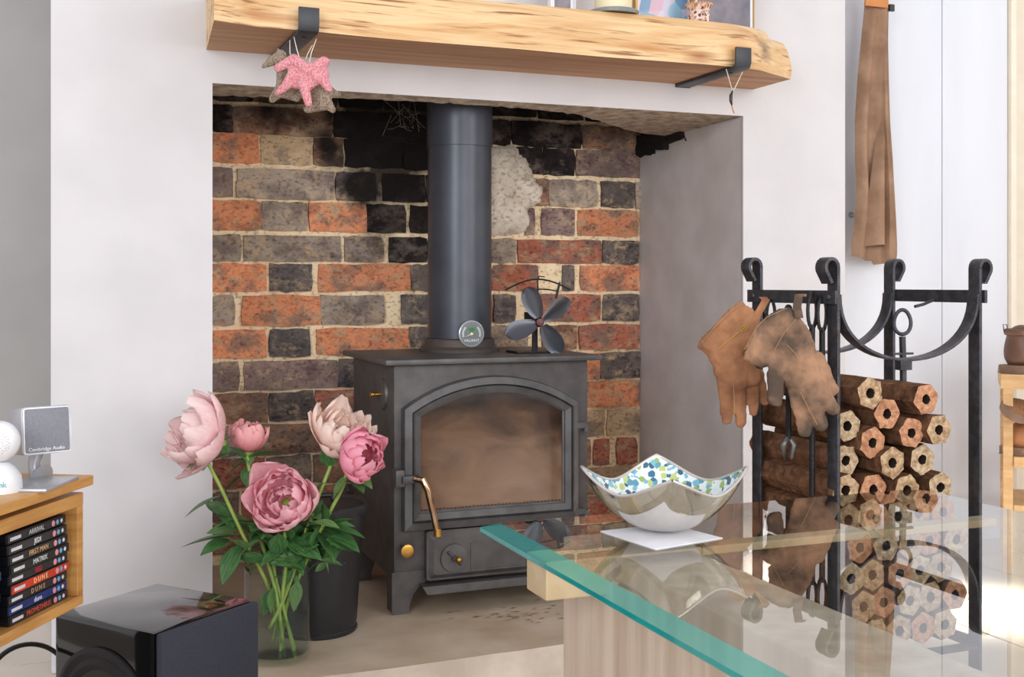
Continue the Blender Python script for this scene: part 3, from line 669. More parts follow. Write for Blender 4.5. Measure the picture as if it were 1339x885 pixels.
# soft toys hanging from the left bracket  (points read in the room on two planes just in front of the wall)
def toy(name, D, pcs, m, label, strings):
    def q(a, b): return PD(330 + a / 6.1, 15 + b / 6.1, D)
    k = D / FPX / 6.1
    t = thing(name, q(400, 520), label, 'ornament')
    bm = nb()
    for (x0, y0, r0, x1, y1, r1, dz) in pcs:
        o_ = FW * dz
        capsule(bm, q(x0, y0) + o_, r0 * k, q(x1, y1) + o_, r1 * k, 12, (FW, .8))
    organic('body', bm, m, t, voxel=.0022, smooth_it=3)
    bm = nb()
    for pl in strings: tube(bm, [q(a, b) + FW * c_ for a, b, c_ in pl], .0008, 6)
    obj('string', bm, M_cord, t, smooth=0); return t
t = toy('knitted_animal', 1.975, [(330, 380, 44, 205, 450, 36, 0), (345, 395, 46, 520, 525, 48, -.002), (470, 470, 58, 570, 405, 48, 0), (570, 400, 46, 598, 392, 22, .0), (330, 560, 52, 440, 580, 52, .006),
     (325, 490, 44, 270, 590, 40, 0), (270, 590, 42, 205, 645, 26, 0), (410, 570, 50, 450, 735, 32, -.004), (560, 540, 48, 612, 618, 30, 0), (450, 560, 60, 560, 500, 55, .004), (380, 500, 60, 460, 540, 60, .006)], M_pinkknit,
    'pink herringbone fabric toy animal hanging in front of a taupe one', [[(310, 180, .025), (345, 290, .01), (375, 370, .0)], [(495, 200, .02), (470, 330, .0), (450, 430, .0)]])
bm = nb()
toy('knitted_animal', 2.012, [(225, 355, 52, 150, 400, 40, 0), (150, 400, 40, 85, 440, 16, 0), (215, 330, 30, 205, 300, 12, 0), (240, 400, 45, 235, 600, 48, 0), (240, 610, 60, 160, 700, 32, 0), (250, 640, 55, 355, 690, 34, 0),
     (260, 600, 60, 520, 640, 85, .008), (520, 620, 90, 570, 720, 66, 0), (560, 740, 55, 440, 780, 34, 0), (600, 740, 48, 640, 785, 28, 0), (600, 640, 60, 690, 665, 20, 0)], M_greyknit,
    'taupe herringbone fabric toy animal hanging behind the pink one', [[(290, 220, .01), (300, 330, 0), (312, 370, 0)], [(470, 260, .01), (440, 340, 0), (420, 400, 0)]])
# wire ornament on the right bracket
D = 2.36; t = thing('hanging_ornament', PD(957, 135, D), 'small slim ornament on cream string hanging from the right bracket', 'ornament')
bm = nb(); tube(bm, [PD(949.5, 90, D), PD(957.5, 118, D), PD(959, 119, D), PD(971, 94, D)], .0008, 6); obj('string', bm, M_cord, t, smooth=0)
bm = nb(); tube(bm, [PD(958, 118, D), PD(955.8, 125, D), PD(955.8, 132, D), PD(957, 138, D)], [.001, .0035, .0035, .001], 8); obj('charm', bm, M_dark, t, smooth=0)
bm = nb(); tube(bm, [PD(957, 138, D), PD(958, 143, D), PD(960, 148, D)], .0012, 6); obj('tail', bm, M_strap, t, smooth=0)

# things on the mantel
ZT = ZB + .0985
def picframe(px0, px1, Y, h, photo, edge, label, edgew=.004, matw=.006):
    x0, x1 = PY(px0, 10, Y).x, PY(px1, 10, Y).x
    t = thing('picture_frame', ((x0 + x1) / 2, Y, ZT), label, 'picture frame')
    o = [(x0, ZT), (x1, ZT), (x1, ZT + h), (x0, ZT + h)]; i = [(x0 + edgew, ZT + edgew), (x1 - edgew, ZT + edgew), (x1 - edgew, ZT + h - edgew), (x0 + edgew, ZT + h - edgew)]
    j = [(x0 + edgew + matw, ZT + edgew + matw), (x1 - edgew - matw, ZT + edgew + matw), (x1 - edgew - matw, ZT + h - edgew - matw), (x0 + edgew + matw, ZT + h - edgew - matw)]
    bm = nb(); ringprism(bm, o, i, Y - .008, Y + .008); obj('frame', bm, edge, t)
    bm = nb(); ringprism(bm, i, j, Y - .004, Y + .004); obj('mount', bm, M_white, t)
    bm = nb(); prism(bm, j, Y - .002, Y + .003); obj('photo', bm, photo, t)
    for o_ in t.children: pass
    return t
picframe(718, 751, 2.16, .16, M_photo2, M_white, 'white picture frame at the far left on the mantel beam')
picframe(829, 903, 2.19, .17, M_photo1, M_gold, 'gold-edged picture frame with a pale pink and blue photo', .005, .003)
picframe(906, 984, 2.14, .17, M_photo2, M_gold, 'gold-edged picture frame with a dark grey photo at the right', .002, .006)
c0 = PY(802, 10, 2.10); t = thing('candle_jar', (c0.x, 2.10, ZT), 'cream candle in a glass holder on the mantel beam', 'candle')
bm = nb(); lathe(bm, [(0, 0), (.038, 0), (.0385, .09), (0, .09)], (c0.x, 2.10, ZT + .004), n=32); obj('candle', bm, M_candle, t, smooth=40)
bm = nb(); lathe(bm, [(0, 0), (.05, 0), (.052, .006), (.050, .008), (.044, .004), (0, .0035)], (c0.x, 2.10, ZT - .001), n=40); obj('glass_dish', bm, mat('clear_grey_glass', (140, 146, 144), rough=.1), t, smooth=40)
c0 = PY(914, 20, 2.085); t = thing('tealight_pot', (c0.x, 2.085, ZT - .012), 'small copper filigree tealight pot at the mantel edge', 'candle holder')
bm = nb(); lathe(bm, [(0, 0), (.018, 0), (.023, .01), (.023, .022), (.020, .031), (.026, .042), (.028, .045), (.025, .045), (.018, .032), (.018, .01), (0, .008)], (c0.x, 2.085, ZT - .012), n=28); obj('pot', bm, M_filigree, t, smooth=40)
bm = nb()
for k in range(28):
    a = 2 * math.pi * k / 28; p = Vector((c0.x + .0268 * math.cos(a), 2.085 + .0268 * math.sin(a), ZT + .033)); capsule(bm, p, .0022, p + Vector((0, 0, .0015)), .0022, 6)
obj('beaded_rim', bm, mat('copper_beads', (222, 160, 120), rough=.35, metal=.4), t, smooth=0)

# ================================================================== STOVE
SX0, SX1, SY, SYB = .623, 1.052, 2.20, 2.53
stove = thing('wood_stove', ((SX0 + SX1) / 2, 2.37, HZ), 'black cast-iron wood-burning stove with arched glass door', 'stove')
def F(px, py, y=SY): p = PY(px, py, y); return (p.x, p.z)
zt = PY(513, 478, 2.185).z      # top of body
# body with arched apron between the feet
bm = nb(); zb = .118
box(bm, SX0 + .004, SX1 - .004, SY + .002, SYB, zb, zt)
obj('body', bm, M_iron, stove, bevel=.006, smooth=35)
def foot(x, y, sx, sy):
    bm = nb(); w_ = .044
    prof = []
    for k in range(7):
        a = k / 6; prof.append((a, .024 * (1 - a) ** 0 ))
    # splayed foot: flares into the body with a curve
    pts = [(0, zb + .012), (0, HZ), (w_ * .62, HZ), (w_ * .68, HZ + .018), (w_ * .85, HZ + .038), (w_ * 1.15, HZ + .054), (w_ * 1.7, zb + .002), (w_ * 1.7, zb + .012)]
    a = [bm.verts.new((x + sx * u, y, z)) for u, z in pts]; b = [bm.verts.new((x + sx * u, y + sy * .05, z)) for u, z in pts]; n = len(pts)
    for k in range(n): bm.faces.new((a[k], a[(k + 1) % n], b[(k + 1) % n], b[k]))
    bm.faces.new(a); bm.faces.new(b); obj('foot', bm, M_iron, stove, bevel=.003, smooth=35)
foot(SX0 + .003, SY, 1, 1); foot(SX1 - .003, SY, -1, 1); foot(SX0 + .003, SYB - .002, 1, -1); foot(SX1 - .003, SYB - .002, -1, -1)
bm = nb(); box(bm, SX0 - .018, SX1 + .018, SY - .02, SYB + .01, zt, zt + .011); obj('top_plate', bm, M_iron2, stove, bevel=.003, smooth=35)
# arched outline helper
def arch(x0, x1, zb_, zs, za, n=16, drop=0.0):
    """x0..x1, bottom zb_, springing zs, apex za"""
    pts = [(x0, zb_), (x1, zb_)]; c = (x0 + x1) / 2; hw = (x1 - x0) / 2
    h = za - zs; Rr = (hw * hw + h * h) / (2 * h); a0 = math.asin(min(1, hw / Rr))
    for k in range(n + 1):
        a = a0 - 2 * a0 * k / n; pts.append((c + Rr * math.sin(a), za - Rr + Rr * math.cos(a)))
    return pts
def mid(a, b): return (a + b) / 2
xo0, zspo = F(525, 534); xo1, _ = F(753, 526); _, zapo = F(630, 491); _, zbo = F(530, 694)
xg0, zspg = F(549, 545); xg1, _ = F(733, 538); _, zapg = F(630, 515); _, zbg = F(552, 667)
door_o = arch(xo0, xo1, zbo, zspo, zapo); door_i = arch(xg0, xg1, zbg, zspg, zapg)
def lerp_out(a, b, t): return [(p[0] + (q[0] - p[0]) * t, p[1] + (q[1] - p[1]) * t) for p, q in zip(a, b)]
d = bm = nb()
o1 = lerp_out(door_o, door_i, .06); o2 = lerp_out(door_o, door_i, .42); o3 = lerp_out(door_o, door_i, .5); o4 = lerp_out(door_o, door_i, .58); o5 = lerp_out(door_o, door_i, .9)
ringprism(bm, door_o, o1, SY - .010, SY + .004, SY - .017)
ringprism(bm, o1, o2, SY - .017, SY + .003, SY - .022)
ringprism(bm, o2, o3, SY - .022, SY + .002, SY - .013)
ringprism(bm, o3, o4, SY - .018, SY + .001, SY - .021)
ringprism(bm, o4, o5, SY - .021, SY + .0005, SY - .016)
ringprism(bm, o5, door_i, SY - .011, SY + .0002, SY - .009)
door = obj('door', bm, M_iron2, stove, smooth=20)
bm = nb(); prism(bm, door_i, SY - .0065, SY - .003); obj('glass', bm, M_sglass, door)
# rope seal line
bm = nb(); x_, z_ = F(640, 667)
for k in range(40):
    u = k / 39; p = Vector((xg0 + (xg1 - xg0) * u, SY - .008, zbg + .0015 + rnd.uniform(0, .001))); capsule(bm, p, .0012, p + Vector((.003, 0, rnd.uniform(-.0006, .0006))), .0012, 5)
obj('rope_seal', bm, mat('brown_rope', (96, 66, 46), rough=.95), door, smooth=0)
# handle lever
bm = nb(); hx, hzz = F(527, 625); box(bm, F(512, 0)[0], F(524, 0)[0], SY - .03, SY + .004, hzz - .013, hzz + .02); box(bm, F(520, 0)[0], F(545, 0)[0], SY - .036, SY - .022, hzz - .006, hzz + .009)
hb = obj('latch', bm, M_iron2, door, bevel=.003, smooth=35)
bm = nb(); a_, b_ = F(541, 622); c_, d_ = F(549, 634); e_, f_ = F(561, 692)
tube(bm, [(a_ - .006, SY - .036, b_), (a_ + .003, SY - .05, b_ - .001), (c_, SY - .053, d_), ((c_ + e_) / 2, SY - .055, (d_ + f_) / 2), (e_, SY - .056, f_)], [.0075, .0078, .0078, .0068, .0065], 14)
obj('door_handle', bm, M_chrome, door, smooth=50)
bm = nb(); tube(bm, [(e_ - .001, SY - .056, f_ + .012), (e_, SY - .056, f_ - .002)], .0078, 14); obj('handle_ferrule', bm, M_brass, door, smooth=40)
# hinges at the right
for py in (556, 668):
    bm = nb(); x_, z_ = F(752, py); box(bm, x_ - .012, x_ + .016, SY - .02, SY - .006, z_ - .004, z_ + .008); 
    lathe(bm, [(0, -.010), (.007, -.010), (.007, .006), (0, .006)], (x_ + .020, SY - .012, z_ - .002), n=14); obj('hinge', bm, M_iron2, door, smooth=35)
# lower air hatch
xh0, zh1 = F(555, 697); _, zh0 = F(560, 757); xh1 = SX0 + SX1 - xh0
def rr(x0, x1, z0, z1, r=.006):
    pts = []
    for cx, cz, a0 in ((x1 - r, z0 + r, -90), (x1 - r, z1 - r, 0), (x0 + r, z1 - r, 90), (x0 + r, z0 + r, 180)):
        for k in range(4): a = R(a0 + 30 * k); pts.append((cx + r * math.cos(a), cz + r * math.sin(a)))
    return pts
bm = nb(); prism(bm, rr(xh0, xh1, zh0, zh1 + .006), SY - .014, SY + .002)
ringprism(bm, rr(xh0 + .004, xh1 - .004, zh0 + .004, zh1 + .002), rr(xh0 + .013, xh1 - .013, zh0 + .012, zh1 - .008), SY - .014, SY - .013, SY - .021)
prism(bm, rr(xh0 + .013, xh1 - .013, zh0 + .012, zh1 - .008), SY - .0212, SY - .014)
hatch = obj('air_panel', bm, M_iron, stove, smooth=25)
xp0, zp1 = F(611, 706); xp1, zp0 = F(684, 736)
bm = nb(); ringprism(bm, rr(xp0, xp1, zp0, zp1, .002), rr(xp0 + .002, xp1 - .002, zp0 + .002, zp1 - .002, .002), SY - .0235, SY - .021); obj('plaque', bm, M_iron2, hatch)
for px in (589, 702):
    x_, z_ = F(px, 726)
    bm = nb(); lathe(bm, [(0, 0), (.0285, 0), (.0275, .004), (0, .005)], (x_, SY - .021, z_), (0, -1, 0), 36)
    dial = obj('air_dial', bm, M_iron2, stove, smooth=35)
    bm = nb(); tube(bm, [(x_ - .014, SY - .0275, z_ + .014), (x_ + .014, SY - .0275, z_ - .014)], .003, 8); tube(bm, [(x_, SY - .025, z_), (x_, SY - .036, z_)], .006, 12); obj('dial_bar', bm, M_iron, dial, smooth=40)
    bm = nb(); lathe(bm, [(0, 0), (.005, .001), (.0068, .006), (.005, .011), (0, .013)], (x_ + .003, SY - .036, z_), (0, -1, 0), 16); obj('dial_knob', bm, M_brass, dial, smooth=0)
# brass pull at the left
x_, z_ = F(528, 717); bm = nb(); tube(bm, [(x_ - .003, SY + .002, z_ + .006), (x_, SY - .02, z_)], .004, 10); kn = obj('pull_rod', bm, M_iron, stove, smooth=40)
bm = nb(); lathe(bm, [(0, 0), (.007, 0), (.0125, .004), (.0125, .008), (0, .011)], (x_, SY - .018, z_), (0, -1, 0), 24); obj('pull_knob', bm, M_brass, kn, smooth=30)
# ash lip
bm = nb(); prism(bm, [(xh0 - .006, zh0 - .016), (xh1 + .006, zh0 - .016), (xh1 + .012, zh0 - .006), (xh0 - .012, zh0 - .006)], SY - .045, SY + .002); obj('ash_lip', bm, M_iron2, stove, bevel=.003, smooth=35)
# side dial
p = PX(499, 515, SX0); bm = nb(); lathe(bm, [(0, 0), (.032, 0), (.030, .005), (0, .007)], (SX0 + .004, p.y, p.z), (-1, 0, 0), 32); sdl = obj('side_dial', bm, M_iron2, stove, smooth=35)
bm = nb(); lathe(bm, [(0, 0), (.004, .0), (.004, .012), (.006, .014), (.006, .02), (0, .023)], (SX0 - .003, p.y, p.z), (-1, 0, 0), 14); obj('side_knob', bm, M_brass, sdl, smooth=30)
ztp = zt + .011
# flue pipe
PXc, PYc = .838, 2.417
pipe = thing('flue_pipe', (PXc, PYc, ztp), 'matt black flue pipe rising from the stove top', 'pipe')
bm = nb(); lathe(bm, [(0, .03), (.070, .03), (.070, .5), (.0, .5)], (PXc, PYc, ztp), n=64); obj('lower_pipe', bm, M_pipe, pipe, smooth=40)
bm = nb(); zj = PY(600, 187, PYc - .07).z; lathe(bm, [(.069, zj - .003), (.0722, zj - .002), (.0722, 1.69), (.06, 1.69), (.06, zj)], (PXc, PYc, 0), n=64); obj('upper_pipe', bm, M_pipe, pipe, smooth=40)
bm = nb(); lathe(bm, [(0, 0), (.088, 0), (.089, .006), (.083, .009), (.0775, .012), (.0765, .026), (.074, .029), (0, .031)], (PXc, PYc, ztp), n=64); obj('collar', bm, M_collar, pipe, smooth=35)
bpy.context.view_layer.update()
# extend lower pipe to the joint
for o_ in pipe.children:
    if o_.name.startswith('lower_pipe'):
        for v in o_.data.vertices:
            if v.co.z > ztp + .4: v.co.z = zj + .01
# thermometer
th = R(-YAW - 90 + 20)      # outward direction of the pipe face that carries it
nrm = Vector((math.sin(R(YAW)) * -1, -math.cos(R(YAW)), 0)); nrm = Matrix.Rotation(R(21), 3, 'Z') @ nrm
tz = PY(616, 436, 2.35).z; tc_ = Vector((PXc, PYc, tz)) + nrm * .0735
thermo = thing('flue_thermometer', tc_, 'round magnetic flue thermometer with green zone on the pipe', 'thermometer')
Q = Matrix.Translation(tc_) @ Matrix(((-nrm.y * -1, 0, nrm.x, 0), (0, 0, 0, 0), (0, 0, 0, 0), (0, 0, 0, 1))) if False else None
xa = Vector((0, 0, 1)).cross(nrm).normalized()
Q = Matrix.Translation(tc_) @ Matrix((xa, Vector((0, 0, 1)), nrm)).transposed().to_4x4()
bm = nb(); lathe(bm, [(0, 0), (.0275, 0), (.0285, .003), (.0285, .007), (.0265, .008), (.0255, .0065), (0, .0065)], n=40, M=Q); obj('case', bm, M_silverp, thermo, smooth=35)
bm = nb(); lathe(bm, [(0, .0068), (.0252, .0068)], n=40, M=Q); dial = obj('dial', bm, mat('dial_grey', (112, 118, 118), rough=.4), thermo)
def fan_poly(a0, a1, r0, r1, h, m, name, par, n=10):
    bm = nb(); prev = None
    for k in range(n + 1):
        a = R(a0 + (a1 - a0) * k / n); c, s = math.cos(a), math.sin(a)
        cur = (bm.verts.new(Q @ Vector((r0 * c, r0 * s, h))), bm.verts.new(Q @ Vector((r1 * c, r1 * s, h))))
        if prev: bm.faces.new((prev[0], prev[1], cur[1], cur[0]))
        prev = cur
    return obj(name, bm, m, par)
fan_poly(50, 130, .001, .0135, .0071, mat('dial_green', (52, 120, 62), rough=.5), 'green_zone', dial)
M_pale = mat('dial_pale_print', (190, 196, 194), rough=.5)
fan_poly(-20, 48, .017, .021, .0071, M_pale, 'scale_band', dial); fan_poly(132, 200, .017, .021, .0071, M_pale, 'scale_band', dial)
for k in range(18): fan_poly(-25 + k * 13.5, -23.5 + k * 13.5, .021, .0235, .0071, M_pale, 'tick', dial, 1)
bm = nb(); 
bm.faces.new([bm.verts.new(Q @ Vector(p)) for p in ((-.017, -.007, .0078), (.002, .0015, .0078), (.003, -.0005, .0078))]); lathe(bm, [(0, .0072), (.003, .0072), (.003, .0085), (0, .0085)], n=14, M=Q); obj('needle', bm, M_candle, dial)
text('lettering', 'VALIANT', .0085, Q @ Matrix.Translation((0, -.0145, .0072)), M_white, dial)

# stove fan
fc = PY(706, 421, 2.27); fan = thing('stove_fan', (fc.x, 2.31, ztp), 'four-bladed black heat-powered fan on the stove top', 'fan')
bm = nb(); lathe(bm, [(0, 0), (.009, 0), (.009, .012), (.0075, .014), (0, .015)], fc + Vector((0, .004, 0)), (-.25, -1, 0), 20); hub = obj('hub', bm, M_hub, fan, smooth=35)
ud = Vector((0, 0, 1)); rdv = Vector((ca, -sa * .4, 0)).normalized(); fdv = ud.cross(rdv).normalized()
for ang, tw in ((112, .5), (37, -.3), (199, -.35), (-56, -.2)):
    bm = nb(); a = R(ang); e1 = rdv * math.cos(a) + ud * math.sin(a); e2 = -rdv * math.sin(a) + ud * math.cos(a); NL, NW = 12, 6; G = []
    for i in range(NL + 1):
        u = i / NL; rr_ = .010 + .070 * u; wd = .0225 * math.sqrt(max(0, math.sin(math.pi * min(1, (.06 + .94 * u) ** .8)))) * (0.5 + .62 * u) + .002
        if i == NL: wd = .003
        row = []
        for j in range(NW + 1):
            s = j / NW * 2 - 1; p = fc + e1 * rr_ + e2 * wd * s + fdv * (-.004 + .38 * wd * s * (1 if tw > 0 else -1) * .9 + .003 * (1 - s * s)); row.append(bm.verts.new(p))
        G.append(row)
    for i in range(NL):
        for j in range(NW): bm.faces.new((G[i][j], G[i][j + 1], G[i + 1][j + 1], G[i + 1][j]))
    r_ = bmesh.ops.solidify(bm, geom=bm.faces[:], thickness=.0012)
    obj('blade', bm, M_blade, fan, smooth=40)
bm = nb(); box(bm, fc.x - .006, fc.x + .006, 2.295, 2.301, ztp + .004, fc.z + .01); box(bm, fc.x - .012, fc.x + .012, 2.29, 2.33, fc.z - .012, fc.z + .02); obj('bracket', bm, M_tool, fan, bevel=.001)
bm = nb(); box(bm, fc.x - .05, fc.x + .045, 2.275, 2.34, ztp + .0003, ztp + .005); obj('base', bm, M_tool, fan, bevel=.0015)
bm = nb()
tube(bm, [PY(661 + 85 * t_, 379 - 14 * math.sin(math.pi * t_), 2.32) for t_ in [k / 12 for k in range(13)]], .0018, 8)
tube(bm, [PY(688 + 42 * t_, 381 - 3 * math.sin(math.pi * t_), 2.34) for t_ in [k / 8 for k in range(9)]], .0015, 8)
tube(bm, [PY(703, 368, 2.32), PY(705, 361, 2.33), PY(712, 362, 2.33)], .0014, 6); tube(bm, [PY(732, 369, 2.32), PY(727, 390, 2.32)], .0028, 8)
tube(bm, [PY(703, 366, 2.32), PY(704, 392, 2.32), PY(704, 421, 2.32)], .0016, 6)
obj('carry_handle', bm, M_tool, fan, smooth=40)

# cobweb strands under the lintel
bm = nb(); rw = random.Random(3)
for i in range(34):
    p = PY(rw.gauss(530, 9), rw.uniform(122, 172), 2.70); q_ = p + Vector((rw.gauss(0, .012), rw.uniform(-.01, .01), rw.gauss(-.004, .014))); tube(bm, [p, (p + q_) / 2 + Vector((0, 0, -.002)), q_], .00035, 4, cap=False)
for a_, b_ in (((498, 128), (528, 152)), ((520, 122), (524, 165)), ((540, 125), (548, 172)), ((512, 150), (500, 178)), ((528, 140), (556, 168))): tube(bm, [PY(*a_, 2.68), PY(*b_, 2.70)], .0004, 4, cap=False)
o = fin(obj('cobweb', bm, M_web), 'dusty cobweb under the lintel left of the flue pipe', 'cobweb'); o['kind'] = 'stuff'

# ================================================================== BUCKET
bc = PZ(420, 815, HZ); bc = Vector((.468, 2.165, HZ))
t = thing('coal_bucket', bc, 'black metal lidded bucket behind the vase, left of the stove', 'bucket')
bm = nb(); lathe(bm, [(0, .0), (.072, .0), (.0745, .003), (.0745, .008), (.0725, .01), (.088, .225), (.0865, .226), (.074, .02), (0, .02)], bc, n=56); obj('body', bm, M_bucket, t, smooth=35)
bm = nb(); lathe(bm, [(.086, .222), (.0955, .222), (.0975, .228), (.0975, .236), (.095, .239), (.089, .238), (.086, .234), (0, .236)], bc, n=56); obj('lid', bm, M_bucket, t, smooth=35)
bm = nb(); tube(bm, [bc + Vector((-.03, 0, .238)), bc + Vector((-.025, 0, .25)), bc + Vector((.025, 0, .25)), bc + Vector((.03, 0, .238))], .004, 8); obj('lid_handle', bm, M_bucket, t, smooth=40)

# ================================================================== VASE AND PEONIES
vc = PZ(363, 860, HZ); vc = Vector((vc.x, vc.y, HZ)); vR = 43 * (vc.dot(FW)) / FPX; vz = PD(363, 741, vc.dot(FW)).z
vase = thing('glass_vase', vc, 'clear cylindrical glass vase holding peonies, half hidden by the subwoofer', 'vase')
M_vg = thin_glass('vase_glass', (251, 253, 252), 1.4, body=.0)
M_water = thin_glass('water', (232, 238, 236), 1.2, body=.04, bodycol=(206, 212, 206))
H_ = vz - HZ
bm = nb(); lathe(bm, [(0, .001), (vR * .93, .001), (vR, .008), (vR, H_ - .001), (vR - .0012, H_), (vR - .003, H_ - .001), (vR - .003, .014), (vR * .85, .012), (0, .012)], vc, n=56); obj('glass', bm, M_vg, vase, smooth=35)
bm = nb(); lathe(bm, [(0, .0125), (vR * .84, .0125), (vR - .0055, .015), (vR - .0055, H_ * .42), (0, H_ * .42)], vc, n=56); fin(obj('water', bm, M_water, vase, smooth=35), 'clear water in the vase')

def petal_mesh(name, phimax, wide, flare, seed):
    bm = nb(); NU, NV = 7, 8; G = []; rs = random.Random(seed)
    for j in range(NV + 1):
        v = j / NV; ph = R(phimax) * v; wd = R(wide) * (v ** .45) * math.sqrt(max(.16, 1 - v ** 9))
        row = []
        for i in range(NU + 1):
            u = i / NU * 2 - 1
            ph2 = ph * (1 - .26 * abs(u) ** 2.2 * v) + (.06 * math.sin(i * 2.4 + seed) * v ** 3)
            Rr = 1 + flare * v ** 3 + .05 * math.sin(u * 5 + seed) * v * v - .10 * u * u * v
            s = math.sin(ph2); az = u * wd / max(.35, s) if s > .35 else u * wd / .35
            az = max(-1.5, min(1.5, az))
            row.append(bm.verts.new((Rr * s * math.cos(az), Rr * s * math.sin(az), -Rr * math.cos(ph2) + 1)))
        G.append(row)
    for j in range(NV):
        for i in range(NU): bm.faces.new((G[j][i], G[j][i + 1], G[j + 1][i + 1], G[j + 1][i]))
    bmesh.ops.remove_doubles(bm, verts=bm.verts, dist=1e-5)
    bmesh.ops.recalc_face_normals(bm, faces=bm.faces)
    me = bpy.data.meshes.new(name); bm.to_mesh(me); bm.free()
    for p in me.polygons: p.use_smooth = True
    return me
PET = {}
def petal_set(key, m):
    if key not in PET:
        PET[key] = []
        for s, (ph, wd, fl) in enumerate(((88, 46, .08), (108, 50, .0), (126, 48, -.06), (145, 44, -.12), (118, 38, -.02))):
            me = petal_mesh('petal', ph, wd, fl, s + 1); me.materials.append(m); PET[key].append(me)
    return PET[key]
def leaf_mesh():
    bm = nb(); n = 9; G = []
    for i in range(n + 1):
        u = i / n; w_ = .5 * math.sin(math.pi * u ** .85) ** 1.0 + (.012 if i < n else 0); zc = -.16 * u * u
        G.append([bm.verts.new((u, w_ * s * .52, zc + abs(s) * w_ * .10)) for s in (-1, -.5, 0, .5, 1)])
    for a, b in zip(G, G[1:]):
        for k in range(4): bm.faces.new((a[k], a[k + 1], b[k + 1], b[k]))
    bmesh.ops.recalc_face_normals(bm, faces=bm.faces)
    me = bpy.data.meshes.new('leaf'); bm.to_mesh(me); bm.free()
    for p in me.polygons: p.use_smooth = True
    return me
LM = []
for m in (M_leaf, M_leaf2):
    me = leaf_mesh(); me.materials.append(m); LM.append(me)
def child_at(name, me, parent, Mw):
    o = bpy.data.objects.new(name, me); COL.objects.link(o); o.parent = parent; o.matrix_parent_inverse = world_of(parent).inverted()
    o.matrix_basis = Mw; return o
def leaf(parent, p0, p1, wf=1.0, kind=0, roll=0.0):
    p0, p1 = Vector(p0), Vector(p1); d = p1 - p0; L = d.length; x = d / L; y = Vector((0, 0, 1)).cross(x)
    if y.length < .1: y = RT.copy()
    y.normalize(); y = Matrix.Rotation(roll, 3, x) @ y; z = x.cross(y)
    Mw = Matrix.Translation(p0) @ (Matrix((x, y, z)).transposed().to_4x4()) @ Matrix.Diagonal((L, L * wf, L, 1))
    child_at('leaf', LM[kind], parent, Mw)
VD = vc.dot(FW)
def bloom(parent, c, ax, rad, key, m, layers, name='bloom'):
    c = Vector(c); ax = Vector(ax).normalized(); s, u = frame_at(ax)
    bm = nb(); lathe(bm, [(0, -.012), (.007, -.008), (.012, 0), (.009, .006), (0, .008)], c, ax, 12); bl = obj(name, bm, M_stem, parent, smooth=0)
    ps = petal_set(key, m)
    for (kind, n, rs, tilt, off, jit) in layers:
        for k in range(n):
            az = 2 * math.pi * (k + rnd.uniform(-.25, .25)) / n + off
            Rz = Matrix.Rotation(az, 4, 'Z'); tl = Matrix.Rotation(R(tilt + rnd.uniform(-jit, jit)), 4, 'Y'); sc = rad * rs * rnd.uniform(.93, 1.07)
            Mw = Matrix.Translation(c) @ Matrix((s, u, ax)).transposed().to_4x4() @ Rz @ tl @ Matrix.Diagonal((sc, sc * rnd.uniform(.9, 1.1), sc * rnd.uniform(.92, 1.08), 1))
            child_at('petal', ps[kind], bl, Mw)
    return bl
def sepals(parent, c, ax, n=4, L=.03):
    s, u = frame_at(Vector(ax).normalized())
    for k in range(n):
        a = 2 * math.pi * k / n + .4; d = (s * math.cos(a) + u * math.sin(a)) * .8 - Vector(ax).normalized() * .35
        leaf(parent, c, Vector(c) + d * L * rnd.uniform(.8, 1.3), 1.2, k % 2)
def stem(parent, pts, r=.0033):
    # smooth the path
    P = [Vector(p) for p in pts]; out = []
    for i in range(len(P) - 1):
        a = P[max(i - 1, 0)]; b = P[i]; c = P[i + 1]; d = P[min(i + 2, len(P) - 1)]
        for k in range(5):
            t_ = k / 5; out.append(.5 * ((2 * b) + (c - a) * t_ + (2 * a - 5 * b + 4 * c - d) * t_ * t_ + (3 * b - a - 3 * c + d) * t_ ** 3))
    out.append(P[-1]); bm = nb(); tube(bm, out, r, 8); obj('stem', bm, M_stem, parent, smooth=0)
def dirc(rx, up, fw): return (RT * rx + UP * up + FW * fw).normalized()
PM = {'A': petal_mat('petal_blush', (255, 230, 228), (240, 178, 188)), 'B': petal_mat('petal_coral', (250, 190, 190), (236, 122, 134)),
      'C': petal_mat('petal_rose', (255, 208, 216), (242, 146, 168)), 'D': petal_mat('petal_shell', (254, 234, 222), (246, 200, 186)), 'E': petal_mat('petal_deep', (250, 178, 196), (232, 90, 132))}
full = [(0, 5, 1.0, 6, 0, 6), (1, 6, .92, 0, .5, 5), (1, 6, .8, -4, 1.0, 6), (2, 6, .7, -4, .2, 6), (2, 6, .58, -6, .8, 8), (4, 6, .48, -4, .3, 10), (3, 5, .4, -2, .1, 12)]
ball = [(1, 5, 1.0, 0, 0, 5), (2, 6, .95, 0, .5, 4), (2, 6, .88, -3, .2, 5), (3, 6, .8, -3, .8, 5), (3, 5, .66, 0, .1, 8), (4, 5, .55, 0, .4, 10)]
openb = [(0, 5, 1.08, 5, .7, 6), (1, 6, 1.0, 2, 0, 6), (1, 6, .88, 0, .5, 6), (2, 6, .8, -2, .2, 8), (2, 6, .68, -2, .9, 10), (4, 7, .56, 0, .3, 14), (3, 6, .44, 0, .1, 14), (4, 6, .3, 0, .6, 18)]
